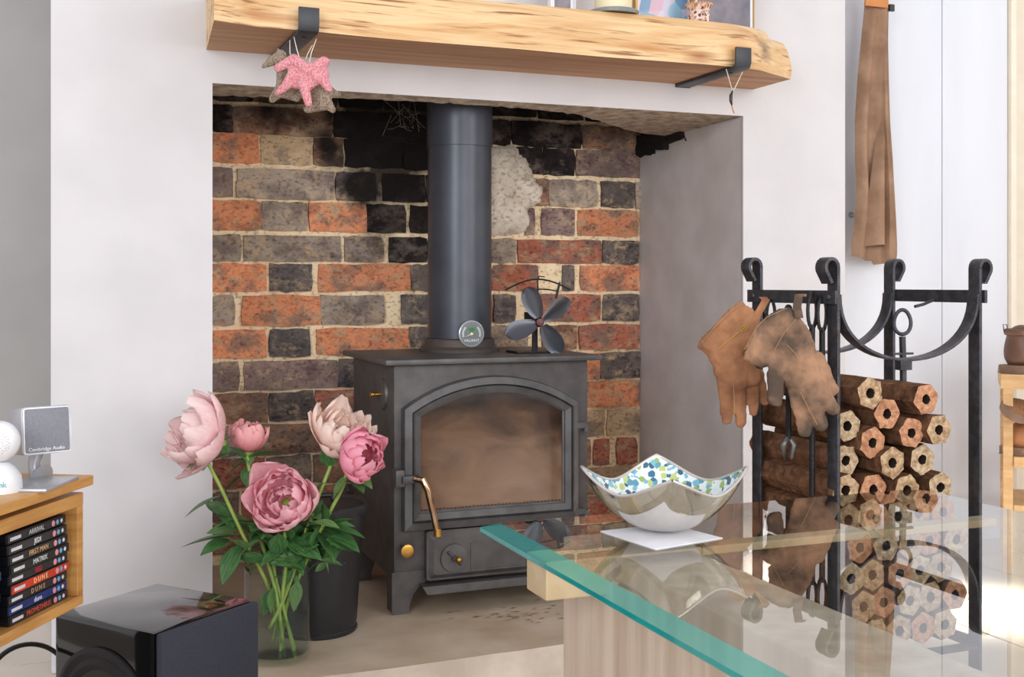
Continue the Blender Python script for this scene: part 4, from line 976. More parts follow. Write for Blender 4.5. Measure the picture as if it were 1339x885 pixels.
def peony(label, key, c_px, Doff, ax, rad, layers, stempx, leaves):
    D0 = VD + Doff; c = PD(c_px[0], c_px[1], D0); ax = dirc(*ax); base = c - ax * rad * .0
    t = thing('peony', c, label, 'flower')
    b0 = c - ax * rad * .95
    bloom(t, b0, ax, rad, key, PM[key], layers); sepals(t, b0, ax)
    pts = [b0] + [PD(x, y, VD + d_) for x, y, d_ in stempx]; stem(t, pts)
    for (x0, y0, d0, x1, y1, d1, wf, kd) in leaves: leaf(t, PD(x0, y0, VD + d0), PD(x1, y1, VD + d1), wf, kd, rnd.uniform(-.5, .5))
    return t
peony('pale blush peony leaning left over the vase', 'A', (247, 562), -.01, (-.78, .42, -.4), .063, openb, [(268, 592, 0), (290, 640, .0), (318, 700, .0), (352, 770, .01), (366, 830, .015), (378, 873, .01)],
      [(290, 648, 0, 238, 669, -.03, .8, 0), (318, 700, 0, 236, 703, -.02, .75, 0), (300, 705, 0, 262, 720, -.05, .9, 0), (312, 712, 0, 288, 760, -.05, .9, 0), (300, 675, 0, 268, 650, .03, .9, 0), (262, 586, 0, 282, 560, -.02, 1.2, 0), (268, 590, 0, 266, 614, -.02, 1.1, 0), (275, 605, 0, 300, 585, -.02, 1.1, 0), (262, 586, 0, 246, 612, -.02, 1.1, 1), (305, 690, 0, 286, 656, .02, .9, 0)])
peony('small coral-pink peony at the back of the bunch', 'B', (326, 566), .05, (.12, .95, -.1), .036, ball, [(324, 602, .04), (330, 640, .03), (340, 700, .02), (360, 770, .0), (370, 840, -.01)],
      [(325, 598, .04, 372, 584, .03, .8, 0), (325, 600, .04, 296, 616, .02, .9, 0), (322, 610, .04, 330, 640, .0, 1.0, 0), (325, 615, .04, 288, 640, .05, 1.2, 0), (320, 600, .04, 302, 580, .02, 1, 0)])
peony('big rose-pink peony facing forward in the middle', 'C', (366, 651), -.05, (-.02, .34, -.92), .060, openb[1:], [(372, 700, -.02), (374, 740, -.01), (370, 790, 0), (385, 850, .01), (384, 872, 0)],
      [(372, 715, -.01, 340, 735, -.05, .9, 0), (375, 705, -.01, 420, 725, -.05, 1.0, 0), (375, 710, -.01, 400, 748, -.04, 1.1, 0), (365, 700, 0, 335, 700, -.02, 1.1, 0), (370, 700, 0, 352, 672, .0, 1.1, 0), (380, 705, 0, 412, 680, .0, 1.1, 0)])
peony('cream shell-pink ruffled peony at the right back', 'D', (452, 558), .03, (.45, .78, -.4), .053, openb + [(0, 4, .85, -14, .3, 10)], [(432, 610, .02), (418, 645, .01), (395, 710, 0), (372, 780, 0), (352, 822, -.02)],
      [(432, 612, .02, 424, 585, 0, 1.3, 0), (425, 630, .01, 400, 650, 0, 1, 0), (405, 680, 0, 420, 650, .03, 1, 0), (400, 700, 0, 440, 668, .02, .9, 0), (395, 712, 0, 375, 670, .03, .9, 0)])
peony('deep pink peony nodding right beside the stove handle', 'E', (476, 595), -.03, (.66, .15, -.7), .045, ball, [(450, 632, 0), (432, 668, 0), (414, 705, 0), (395, 745, 0), (374, 795, .01), (366, 860, .0)],
      [(455, 620, 0, 432, 648, -.02, 1.5, 1), (455, 620, 0, 478, 640, -.03, 1.4, 0), (462, 618, 0, 488, 634, -.03, 1.0, 1), (420, 690, 0, 478, 693, -.04, .8, 0), (420, 692, 0, 472, 712, -.05, .9, 0), (418, 695, 0, 442, 728, -.05, 1.1, 0), (425, 690, 0, 462, 672, .0, .9, 0), (430, 685, 0, 466, 684, .02, .8, 0), (415, 700, 0, 400, 665, .0, .9, 0), (410, 704, 0, 436, 745, -.02, .6, 1)])
# the leafy mass at the mouth of the vase belongs to one bare cutting of foliage
fol = thing('foliage_sprig', PD(365, 720, VD), 'leafy green peony foliage filling the mouth of the vase', 'foliage')
stem(fol, [PD(360, 690, VD + .01), PD(358, 740, VD + .01), PD(372, 800, VD), PD(388, 868, VD)], .003)
stem(fol, [PD(400, 690, VD - .01), PD(388, 740, VD - .01), PD(366, 800, VD), PD(356, 840, VD)], .002)
rl = random.Random(11)
for i in range(105):
    x, y = rl.uniform(318, 428), rl.uniform(676, 740); dd = rl.uniform(-.045, .045); a = rl.uniform(0, 2 * math.pi)
    L = rl.uniform(28, 52); ex = x + L * math.cos(a) * .95; ey = min(y + L * math.sin(a) * .5 - rl.uniform(-6, 16), 752)
    leaf(fol, PD(x, y, VD + dd), PD(ex, ey, VD + dd + rl.uniform(-.03, .03)), rl.uniform(.8, 1.25), 0 if rl.random() < .72 else 1, rl.uniform(-.9, .9))
for i in range(12):
    x, y = rl.uniform(345, 395), rl.uniform(738, 775)
    leaf(fol, PD(x, y, VD + rl.uniform(-.02, .02)), PD(x + rl.uniform(-14, 14), y + rl.uniform(15, 38), VD + rl.uniform(-.02, .02)), rl.uniform(.7, 1.0), 1 if i % 2 else 0, rl.uniform(-1, 1))

# ================================================================== SUBWOOFER
zs_ = .25
pb = PZ(203, 760, zs_); pr = PZ(342, 785, zs_); pf = PZ(208, 829, zs_); pl = PZ(74, 801, zs_)
ctr_ = (pb + pr + pf + pl) / 4; ux = ((pr - pb) + (pf - pl)).normalized(); uy = Vector((-ux.y, ux.x, 0)); ux.z = 0
hw = ((pr - pb).length + (pf - pl).length) / 4; hd = ((pb - pl).length + (pr - pf).length) / 4
sub = thing('subwoofer', (ctr_.x, ctr_.y, 0), 'gloss black subwoofer with grey cloth side standing on the floor', 'speaker')
S = Matrix.Translation((ctr_.x, ctr_.y, 0)) @ Matrix((ux, uy, Vector((0, 0, 1)))).transposed().to_4x4()
# local: +y is towards back corner/right edge, -y side; the driver face is -? chosen from the picture: left-front face between pl and pf is local -y ... 
bm = nb(); box(bm, -hw, hw - .012, -hd, hd, .012, zs_, S); obj('cabinet', bm, M_gloss, sub, bevel=.008, smooth=35)
bm = nb(); box(bm, hw - .0115, hw, -hd + .002, hd - .002, .014, zs_ - .001, S); obj('grille', bm, M_grille, sub, bevel=.005, smooth=35)
cz = zs_ - .125 + .004; cx_ = -.006
bm = nb(); lathe(bm, [(.088, 0), (.088, .004), (.082, .006), (.074, .003), (.066, .007), (.060, .003), (.056, -.0005)], M=S @ Matrix.Translation((cx_, -hd - .0005, cz)) @ Matrix.Rotation(R(90), 4, 'X'), n=48); drv = obj('driver', bm, M_driver, sub, smooth=35)
bm = nb(); lathe(bm, [(.058, .0008), (.045, .002), (.02, .0012), (.018, .004), (0, .007)], M=S @ Matrix.Translation((cx_, -hd - .0005, cz)) @ Matrix.Rotation(R(90), 4, 'X'), n=48); obj('cone', bm, M_cone, drv, smooth=35)
for a_ in (-1, 1):
    for b_ in (-1, 1):
        bm = nb(); lathe(bm, [(0, 0), (.012, 0), (.014, .012), (0, .0125)], M=S @ Matrix.Translation((a_ * (hw - .03), b_ * (hd - .03), 0)), n=14); obj('foot', bm, M_rubber, sub, smooth=35)
# cable behind
bm = nb(); tube(bm, [PD(30 - 46 * math.cos(k / 24 * 3.6) + k * .6, 892 - 50 * math.sin(min(math.pi, k / 24 * 3.4)), 1.55 + .01 * k) for k in range(25)], .0035, 8)
fin(obj('power_cable', bm, M_rubber, smooth=40), 'black power cable looping beside the subwoofer under the shelf unit', 'cable')

# ================================================================== SHELF UNIT
fd = Vector((math.sin(R(30.3)), math.cos(R(30.3)), 0)); fn = Vector((fd.y, -fd.x, 0))     # along the front, and its outward normal
cc = PD(109, 789, 1.5); Zu = lambda y: PD(109, y, 1.5).z
Uo = Vector((cc.x, cc.y, 0)); U = Matrix.Translation(Uo) @ Matrix((fd, -fn, Vector((0, 0, 1)))).transposed().to_4x4()   # local x: along front (0 at right end, negative to the left), y: into the unit
unit = thing('shelf_unit', Uo, 'honey oak media shelf unit with film cases inside', 'shelf')
LU = .95; DU = .26; zb0, zb1 = Zu(789), Zu(776); zt0, zt1 = Zu(660), Zu(643); zs0, zs1 = Zu(634), Zu(621)
bm = nb(); box(bm, -LU, 0, 0, DU, zb0, zb1, U); obj('bottom_board', bm, M_oak, unit, bevel=.001)
bm = nb(); box(bm, -LU, 0, 0, DU, zt0, zt1, U); obj('top_board', bm, M_oak, unit, bevel=.001)
bm = nb(); box(bm, -.014, 0, .0003, DU, zb1 + .0002, zt0 - .0002, U); obj('side_panel', bm, M_oak, unit, bevel=.001)
bm = nb(); box(bm, -LU, -LU + .014, .0003, DU, zb1 + .0002, zt0 - .0002, U); obj('side_panel', bm, M_oak, unit, bevel=.001)
bm = nb(); box(bm, -LU, 0, DU - .006, DU, zb1 + .0002, zt0 - .0002, U); obj('back_panel', bm, M_oak, unit)
bm = nb(); box(bm, -LU, .004, -.012, DU, zs0, zs1, U); obj('swivel_top', bm, M_oak, unit, bevel=.0015)
bm = nb(); box(bm, -LU * .7, -LU * .4, .08, .2, zt1 + .0001, zs0 - .0001, U); obj('swivel_block', bm, M_dark, unit)
bm = nb(); box(bm, -LU + .06, -.16, .12, .22, 0, zb0 - .0002, U); obj('plinth', bm, M_dark, unit, bevel=.001)
# film cases: each lies flat, spine towards the room
CASES = [('ARRIVAL', (30, 31, 36), (190, 190, 196), 'black film case with grey lettering, topmost of the stack'), ('JEDI', (46, 46, 48), (230, 232, 235), 'dark grey film case with a short white title, second from the top'),
 ('FIRST MAN', (44, 36, 34), (206, 170, 120), 'dark brown film case with a sand-coloured title and gold image'), ('MATRIX', (28, 34, 34), (214, 224, 222), 'black-green film case with a jagged white title'),
 ('RED', (34, 34, 38), (206, 40, 50), 'dark film case with a small red title'), ('D U N E', (206, 62, 38), (250, 214, 150), 'bright red-orange film case with spaced lettering'),
 ('D U N E', (40, 38, 42), (196, 160, 120), 'dark grey film case with spaced lettering below the red one'), ('dune', (36, 52, 116), (220, 224, 236), 'blue film case, second from the bottom'),
 ('PROMETHEUS', (42, 36, 42), (206, 84, 60), 'dark film case with orange-red lettering at the bottom of the stack')]
ct = .0119; zc0 = zb1 + .0004; SL = .129; avail = 9
M_case = mat('case_plastic', (20, 22, 28), rough=.25)
M_dots = [mat('rating_dot_pink', (226, 150, 160), rough=.4), mat('rating_dot_blue', (110, 170, 214), rough=.4), mat('rating_dot_white', (214, 214, 220), rough=.4)]
SH = Matrix(((1, 0, 0, 0), (0, 0, 1, 0), (0, 1, 0, 0), (0, 0, 0, 1)))
rc = random.Random(5)
def case(i, xr, yf, z, title, colr, tcol, label, L, th=ct, rich=True, rz=0.0, grp='film cases stacked in the shelf unit'):
    L0 = U @ Matrix.Translation((xr, yf, z)) @ Matrix.Rotation(rz, 4, 'Z')
    t = thing('film_case', L0 @ Vector((-L / 2, .06, 0)), label, 'film case', grp)
    bm = nb(); box(bm, -L, 0, .0006, .118, 0, th - .0006, L0); obj('case', bm, M_case, t, bevel=.0008)
    bm = nb(); box(bm, -L + .001, -.001, -.0004, .0006, .001, th - .0016, L0); sp_ = obj('spine', bm, mat('spine_%d_%d_%d' % colr, colr, tuple(int(c * .8) for c in colr), rough=.25, scale=60), t)
    TM = lambda x, s=0: L0 @ Matrix.Translation((x, -.0006, th * .47)) @ Matrix.Rotation(R(90), 4, 'X')
    if title: text('title', title, .0086, TM(-L * .52), mat('ink_%d_%d_%d' % tcol, tcol, rough=.4), sp_)
    if rich:
        for k in range(3):
            bm = nb(); lathe(bm, [(0, 0), (.0038 - .0006 * k, 0), (.0036 - .0006 * k, .0003)], M=TM(-.03 + k * .0095) , n=14); obj('rating_dot', bm, M_dots[k], sp_)
        bm = nb(); box(bm, -L + .006, -L + .028, -.0007, -.0004, th * .3, th * .62, L0); obj('format_strip', bm, M_dots[2], sp_)
    return t
for k in range(9):
    ti, c1, c2, lb = CASES[8 - k]
    case(k, -.020 - rc.uniform(0, .004) - (.004 if k > 5 else 0), .006 + rc.uniform(0, .004) + (.004 if k == 8 else 0), zc0 + k * ct, ti, c1, c2, lb, SL)
# second stack further left, cut by the frame
C2 = [((44, 70, 120), 'dark blue'), ((30, 46, 80), 'navy'), ((36, 96, 130), 'teal blue'), ((54, 56, 72), 'slate'), ((26, 60, 130), 'bright blue'), ((28, 60, 90), 'steel blue'), ((52, 40, 60), 'plum'), ((214, 170, 70), 'yellow and pink')]
for k, (c1, nm) in enumerate(C2):
    case(k, -.172 - rc.uniform(0, .006), .004 + rc.uniform(0, .006), zc0 + k * ct, '', c1, (220, 220, 226), nm + ' film case in the left stack, level %s from the bottom' % ('one two three four five six seven eight'.split()[k]), SL, grp='film cases in the left stack')
# small speaker on stand
zt_ = zs1
spc = PD(60, 562, 1.45); sq = Matrix.Translation(spc)
nf = Vector((.05, -1, .02)).normalized(); nf = (-FW * .76 + RT * .65 + UP * .10).normalized(); xa = Vector((0, 0, 1)).cross(nf).normalized(); za = nf.cross(xa)
Qs = Matrix.Translation(spc) @ Matrix((xa, nf, za)).transposed().to_4x4()
sat = thing('satellite_speaker', (spc.x, spc.y, zt_), 'small silver cube speaker with grey grille on a stand on the shelf unit', 'speaker')
hs = .0295
bm = nb(); box(bm, -hs, hs, -.055, 0, -hs, hs, Qs); obj('cabinet', bm, M_silverp, sat, bevel=.006, smooth=35)
bm = nb(); box(bm, -hs, hs, .0005, .006, -hs, hs, Qs); fin(obj('bezel', bm, M_white, sat, bevel=.005, smooth=35), 'white bezel around the grille')
bm = nb(); box(bm, -hs + .002, hs - .002, .0005, .0072, -hs + .002, hs - .002, Qs); gr = obj('grille', bm, M_speakg, sat, bevel=.0035, smooth=35)
text('lettering', 'Cambridge Audio', .0062, Qs @ Matrix.Translation((-.002, .0075, -hs + .0065)) @ Matrix.Rotation(R(90), 4, 'X') @ Matrix.Diagonal((1, 1, -1, 1)) @ Matrix.Diagonal((1, 1, 1, 1)), M_white, gr)
bm = nb(); bp_ = Qs @ Vector((0, -.035, -hs)); tube(bm, [bp_ + Vector((0, 0, .004)), bp_ + Vector((-.004, 0, -.012)), Vector((bp_.x - .002, bp_.y, zt_ + .008)), Vector((bp_.x + .006, bp_.y - .01, zt_ + .004))], [.009, .007, .009, .016], 14); obj('stand', bm, M_silverp, sat, smooth=40)
bm = nb(); box(bm, -.030, .034, -.075, .02, zt_ - spc.z, zt_ - spc.z + .004, Matrix.Translation(spc) @ Matrix.Rotation(R(-24), 4, 'Z')); obj('foot_plate', bm, M_silverp, sat, bevel=.0015, smooth=35)
# white round camera
mc = PD(-2, 577, 1.38); mz = zt_
cmr = thing('baby_camera', (mc.x, mc.y, mz), 'white round indoor camera with perforated head at the left edge', 'camera')
bm = nb(); lathe(bm, [(0, 0), (.0265, 0), (.027, .004), (.0255, .018), (.019, .028), (.012, .034), (0, .036)], (mc.x, mc.y, mz + .0002), n=40); bs = obj('base', bm, M_white, cmr, smooth=35)
bm = nb(); bmesh.ops.create_uvsphere(bm, u_segments=40, v_segments=24, radius=.0245, matrix=Matrix.Translation(mc)); hd_ = obj('head', bm, M_white, cmr, smooth=0)
bm = nb()
for k in range(40):
    a = k * 2.39996; r_ = .0012 * math.sqrt(k) * 1.5; p = mc + (RT * (.35 + 0) * .03 * 0) ; d_ = (-FW + RT * (.7 + r_ * 60 * math.cos(a)) + UP * (r_ * 60 * math.sin(a))).normalized(); q_ = mc + d_ * .0243; lathe(bm, [(0, 0), (.0004, 0), (.0004, .0004), (0, .0004)], q_, d_, 6)
obj('sound_holes', bm, M_dark, hd_)
dd = (-FW + RT * .25).normalized(); xa2 = Vector((0, 0, 1)).cross(dd).normalized()
text('lettering', 'reolink', .0095, Matrix.Translation(Vector((mc.x, mc.y, mz + .012)) + dd * .0268) @ Matrix((xa2, Vector((0, 0, 1)), dd)).transposed().to_4x4(), mat('teal_ink', (90, 180, 200), rough=.4), bs)

# ================================================================== GLASS TABLE
TZ = .41; GX0, GX1, GY1, GY0 = .487, 1.163, 1.333, .05
table = thing('glass_table', ((GX0 + GX1) / 2, .7, 0), 'low coffee table with clear green-edged top and travertine legs', 'table')
M_top = thin_glass('table_glass', (242, 246, 244), 1.72, both=True)
def edge_mat():
    m, nt, b, out = newmat('glass_edge_teal'); b.inputs['Base Color'].default_value = sl((96, 196, 190)); b.inputs['Roughness'].default_value = .08
    tr = nt.nodes.new('ShaderNodeBsdfTransparent'); tr.inputs[0].default_value = sl((170, 226, 220)); ms = nt.nodes.new('ShaderNodeMixShader'); ms.inputs[0].default_value = .36
    nt.links.new(tr.outputs[0], ms.inputs[1]); nt.links.new(b.outputs[0], ms.inputs[2]); nt.links.new(ms.outputs[0], out.inputs[0]); return m
M_edge = edge_mat()
M_edge2 = mat('glass_edge_deep', (20, 150, 146), (16, 132, 130), rough=.12, coat=.5)
def outline(ins, z):
    r = .012; x0, x1, y0, y1 = GX0 + ins, GX1 - ins, GY0 + ins, GY1 - ins; ch = .03
    pts = [(x0 + r, y0), (x1 - r, y0)]
    pts += [(x1, y0 + r), (x1, y1 - ch), (x1 - ch * .3, y1 - ch * .12 * 2), (x1 - ch * 1.1, y1), (x0 + .004, y1), (x0, y1 - .004), (x0, y0 + r)]
    return [(x, y, z) for x, y in pts]
bm = nb(); bev = .02; th_ = .014
A = [bm.verts.new(p) for p in outline(bev, TZ)]; B = [bm.verts.new(p) for p in outline(0.0, TZ - .007)]; Cc = [bm.verts.new(p) for p in outline(0.0, TZ - .012)]; Dd = [bm.verts.new(p) for p in outline(.002, TZ - th_)]
bm.faces.new(A).material_index = 0; bm.faces.new(list(reversed(Dd))).material_index = 1; n = len(A)
for k in range(n):
    j = (k + 1) % n
    lft = 2 if A[k].co.x < GX0 + .1 and A[j].co.x < GX0 + .1 or abs(A[k].co.y - A[j].co.y) < 1e-3 and A[k].co.y < .3 else 0
    f = bm.faces.new((A[k], B[k], B[j], A[j])); f.material_index = 2 if lft else 0
    f = bm.faces.new((B[k], Cc[k], Cc[j], B[j])); f.material_index = 3 if lft else 0
    f = bm.faces.new((Cc[k], Dd[k], Dd[j], Cc[j])); f.material_index = 3 if lft else 0
M_under = thin_glass('table_glass_under', (250, 252, 251), 1.02)
obj('glass_top', bm, [M_top, M_under, M_edge, M_edge2], table)
zu = TZ - th_ - .0005
def slab(x0, x1, y0, y1, name='stone_leg'):
    bm = nb(); box(bm, x0, x1, y0, y1, 0.0005, zu - .003); obj(name, bm, M_trav, table, bevel=.0025)
slab(.58, .688, .12, 1.29); slab(1.02, 1.12, .12, .86)
def bar(y0, y1):
    bm = nb(); box(bm, .504, .70, y0, y1 + .03, zu - .043, zu - .0002); obj('bar_end', bm, M_bar, table, bevel=.002)
    bm = nb(); box(bm, .7005, 1.14, y0, y1, zu - .010, zu - .0002); obj('cross_bar', bm, M_bar, table, bevel=.002)
bar(1.166, 1.192); bar(.25, .276)
# bowl on paper
bo = PD(868, 693, 1.366); bo = PZ(868, 695, TZ)
pap = []
for px, py in ((785, 694), (857, 718), (945, 703), (872, 684)): pap.append(PZ(px, py, TZ + .001))
bm = nb(); f1 = [bm.verts.new(p) for p in pap]; f2 = [bm.verts.new(p + Vector((0, 0, -.0008))) for p in pap]; bm.faces.new(f1); bm.faces.new(f2)
for k in range(4): bm.faces.new((f1[k], f1[(k + 1) % 4], f2[(k + 1) % 4], f2[k]))
fin(obj('paper_mat', bm, M_paper), 'square white sheet of paper under the metal bowl', 'paper')
bowl = thing('metal_bowl', (bo.x, bo.y, TZ + .001), 'four-cornered polished metal bowl with blue floral enamel inside', 'bowl')
def bowl_pt(a, t, off=0.0):
    # a: azimuth, t: 0 centre .. 1 rim ; four points rise at the corners
    c4 = (1 - abs(math.sin(2 * a))); sh = c4 * t * t
    rim_r = .076 + .021 * c4 ** 1.1 * t + .003 * abs(math.sin(2 * a)); rim_h = .050 + .024 * (c4 ** .9) * t
    r = rim_r * math.sin(t * 1.25) / math.sin(1.25)
    h = rim_h * (1 - math.cos(t * 1.25)) / (1 - math.cos(1.25))
    return r, h
def bowl_surf(off, mat_, name, flip=False):
    bm = nb(); NA, NT = 96, 18; G = []
    base_a = math.atan2(-FW.y, -FW.x)
    for j in range(NT + 1):
        row = []
        for i in range(NA):
            a = 2 * math.pi * i / NA; r, h = bowl_pt(a, j / NT); w_ = a + base_a + R(-2)
            row.append(bm.verts.new((bo.x + (r - off * .9) * math.cos(w_) if j else bo.x, bo.y + (r - off * .9) * math.sin(w_) if j else bo.y, TZ + .0015 + h + off * (1 - j / NT * .8))))
        G.append(row)
    for j in range(NT):
        for i in range(NA): bm.faces.new((G[j][i], G[j][(i + 1) % NA], G[j + 1][(i + 1) % NA], G[j + 1][i]))
    return obj(name, bm, mat_, bowl, smooth=0)
bowl_surf(0, M_silver, 'outer_shell'); bowl_surf(.0022, M_floral, 'enamel_lining')
bm = nb(); base_a = math.atan2(-FW.y, -FW.x); pts = []
for i in range(97):
    a = 2 * math.pi * i / 96; r, h = bowl_pt(a, 1); w_ = a + base_a + R(-2); pts.append(Vector((bo.x + (r - .001) * math.cos(w_), bo.y + (r - .001) * math.sin(w_), TZ + .0015 + h)))
tube(bm, pts, .0019, 8, cap=False); obj('rim', bm, M_rim, bowl, smooth=0)

# ================================================================== LOG RACK
RX0, RX1, RY0, RY1 = 1.222, 1.525, 1.612, 1.838
rack = thing('log_rack', ((RX0 + RX1) / 2, (RY0 + RY1) / 2, 0), 'black forged steel log rack with scroll-topped posts', 'log rack')
pw, pt_ = .034, .006
for (x, y, s) in ((RX0, RY0, -1), (RX0, RY1, -1), (RX1, RY0, 1), (RX1, RY1, 1)):
    bm = nb(); top_z = .738 if y == RY0 else .742
    path = [(x, y, .0), (x, y, .35), (x, y, top_z - .012)]
    rs_ = .0125; 
    for k in range(0, 11):
        a = math.pi * (1 - k / 10 * 1.25) if s > 0 else math.pi * (0 + k / 10 * 1.25)
        path.append((x + s * rs_ + rs_ * math.cos(a), y, top_z - .012 + rs_ * math.sin(a) * 1.15))
    lx, ly, lz = path[-1]; path.append((lx - s * .009, ly, lz - .016))
    tube(bm, path, 0, flat=(pw * .8, pt_, (0, 1, 0))); obj('post', bm, M_rack, rack, bevel=.0008, smooth=30)
zc_ = PD(1100, 388, 1.97).z
for x in (RX0 - .008, RX1 + .008):
    bm = nb(); box(bm, x - .003, x + .003, RY0 - .018, RY1 + .018, zc_ - .012, zc_ + .011); cb = obj('crossbar', bm, M_rack, rack, bevel=.001)
    for y in (RY0, RY1):
        bm = nb(); lathe(bm, [(0, 0), (.0065, 0), (.005, .004), (0, .005)], (x - .003, y, zc_), (-1, 0, 0), 12); obj('bolt', bm, M_rack, cb, smooth=30)
for y in (RY0, RY1):
    bm = nb(); pts = []; zz0 = zc_ + .004; dep = zz0 - PY(1180, 470, RY0).z
    for k in range(29):
        a = math.pi * k / 28; pts.append(((RX0 + RX1) / 2 - (RX1 - RX0 - .008) / 2 * math.cos(a), y, zz0 - dep * math.sin(a) ** .85))
    tube(bm, pts, 0, flat=(.026, .005, (0, 1, 0))); obj('curved_band', bm, M_rack, rack, bevel=.0008, smooth=30)
for y in (RY0, RY1):
    bm = nb(); box(bm, RX0 + .003, RX1 - .003, y - .012, y + .012, .055, .061); obj('base_rail', bm, M_rack, rack, bevel=.001)
for x in (RX0 + .006, RX1 - .006):
    bm = nb(); box(bm, x - .003, x + .003, RY0 + .012, RY1 - .012, .055, .075); obj('side_rail', bm, M_rack, rack, bevel=.001)
# briquettes
def briq_mesh(seed, r, L, em):
    rs = random.Random(seed); bm = nb(); NS = 24; NLs = 6; rh = r * .31; G = []
    def rad(a):
        k = (a / (math.pi / 3)) % 1; return r * math.cos(math.pi / 6) / math.cos((k - .5) * math.pi / 3) * .93 + r * .045
    prof = [rh, 'i']
    rings = []
    for j in range(NLs + 1):
        y = L * j / NLs; ring = []
        for i in range(NS):
            a = 2 * math.pi * i / NS + .3; q = rad(2 * math.pi * i / NS) + nz((math.cos(a) * 3 + seed, j * 1.3, math.sin(a) * 3), 1, r * .10); ring.append(bm.verts.new((q * math.cos(a), y, q * math.sin(a))))
        rings.append(ring)
    for a_, b_ in zip(rings, rings[1:]):
        for i in range(NS): bm.faces.new((a_[i], a_[(i + 1) % NS], b_[(i + 1) % NS], b_[i])).material_index = 1
    for yy, ring, sg in ((0, rings[0], -1), (L, rings[-1], 1)):
        midr = [bm.verts.new((v.co.x * .7, yy + sg * (.0012 + rs.uniform(-.0012, .0025)), v.co.z * .7)) for v in ring]
        inr = [bm.verts.new((rh * math.cos(2 * math.pi * i / NS + .3) * rs.uniform(.92, 1.08), yy + sg * rs.uniform(-.001, .001), rh * math.sin(2 * math.pi * i / NS + .3) * rs.uniform(.92, 1.08))) for i in range(NS)]
        deep = [bm.verts.new((v.co.x * .85, yy - sg * .05, v.co.z * .85)) for v in inr]; cv = bm.verts.new((0, yy - sg * .05, 0))
        for i in range(NS):
            j = (i + 1) % NS
            bm.faces.new((ring[i], ring[j], midr[j], midr[i])).material_index = 0; bm.faces.new((midr[i], midr[j], inr[j], inr[i])).material_index = 0
            bm.faces.new((inr[i], inr[j], deep[j], deep[i])).material_index = 2; bm.faces.new((deep[i], deep[j], cv)).material_index = 2
    bmesh.ops.recalc_face_normals(bm, faces=bm.faces); me = bpy.data.meshes.new('briquette'); bm.to_mesh(me); bm.free()
    for m in (em, M_bside, M_bhole): me.materials.append(m)
    return me
BRM = [briq_mesh(i, .0285, .245, M_bend[i % 3]) for i in range(6)]
BR = [(1138, 514, 0, 'pale round-ended briquette at the top left of the stack'), (1211, 522, 1, 'rosy briquette at the top right of the stack'), (1160, 541, 1, 'briquette tucked under the top left one'), (1108, 557, 2, 'pale briquette beside the post in the second row'),
 (1141, 579, 1, 'pinkish briquette below the tucked one, left of centre'), (1192, 566, 4, 'pinkish briquette in the middle right of the stack'), (1228, 562, 3, 'rough pale briquette against the right post, upper one'), (1106, 602, 5, 'pale chipped briquette beside the front post, third row'),
 (1167, 605, 0, 'pale briquette with a wide hole low in the middle'), (1206, 601, 2, 'pale briquette low on the right with dark hole'), (1106, 641, 3, 'briquette at the table line beside the front post'), (1142, 640, 1, 'briquette at the table line, second from the post'),
 (1186, 641, 0, 'briquette at the table line right of the middle'), (1230, 637, 5, 'rough briquette at the table line against the right post')]
for px, py, k, lb in BR:
    p = PY(px, py, RY0 - .004 + .014 * ((k * 7) % 3)); o = bpy.data.objects.new('fuel_briquette', BRM[k]); COL.objects.link(o); o.location = p; o.rotation_euler = (0, rnd.uniform(0, 1.0), rnd.uniform(-.03, .03))
    fin(o, 'hexagonal ' + lb, 'briquette', 'hexagonal fuel briquettes in the log rack')
names = ['far left', 'left of centre', 'centre', 'right of centre', 'right', 'far right']
for row in range(6):
    zz = PY(1142, 640, RY0).z - .049 * (row + 1)
    if zz < .085: break
    for c in range(6 if row % 2 == 0 else 5):
        x = RX0 + .034 + c * .0495 + (.024 if row % 2 else 0)
        if x > RX1 - .028: continue
        o = bpy.data.objects.new('fuel_briquette', BRM[(row + c) % 6]); COL.objects.link(o); o.location = (x, RY0 + rnd.uniform(-.006, .006), zz); o.rotation_euler = (0, rnd.uniform(0, 1), 0)
        fin(o, 'hexagonal briquette seen through the glass, %s, %s row below the table line' % (names[c], 'first second third fourth fifth sixth'.split()[row]), 'briquette', 'hexagonal fuel briquettes in the log rack')
# ring-handled poker hanging inside the right bar
rc_ = PY(1180, 421, 1.72)
t = thing('poker', rc_, 'ring-handled black poker hanging inside the right end of the rack', 'fire tool')
bm = nb(); pts = []
for k in range(25):
    a = 2 * math.pi * k / 24; pts.append(rc_ + RT * .0155 * math.sin(a) * (1 - .1 * math.cos(a)) + UP * .0225 * math.cos(a))
tube(bm, pts, .0036, 8, cap=False); obj('ring_handle', bm, M_rack, t, smooth=0)
bm = nb(); tube(bm, [PY(1180, 440, 1.72), PY(1181, 482, 1.72), PY(1181, 640, 1.72)], 0, flat=(.009, .009, (1, 0, 0))); box(bm, *[v for v in (PY(1174, 0, 1.72).x, PY(1189, 0, 1.72).x, 1.712, 1.728, PY(0, 497, 1.72).z if False else rc_.z - .088, rc_.z - .068)]); 
box(bm, PY(1166, 0, 1.72).x, PY(1193, 0, 1.72).x, 1.716, 1.724, rc_.z - .06, rc_.z - .056); obj('shaft', bm, M_rack, t, bevel=.0008)
bm = nb(); hx_ = RX1 - .0; tube(bm, [(RX1 + .004, 1.72, zc_ - .008), (RX1 - .02, 1.72, zc_ - .016), (RX1 - .04, 1.72, zc_ - .02)], .003, 8); obj('hook', bm, M_rack, rack, smooth=40)
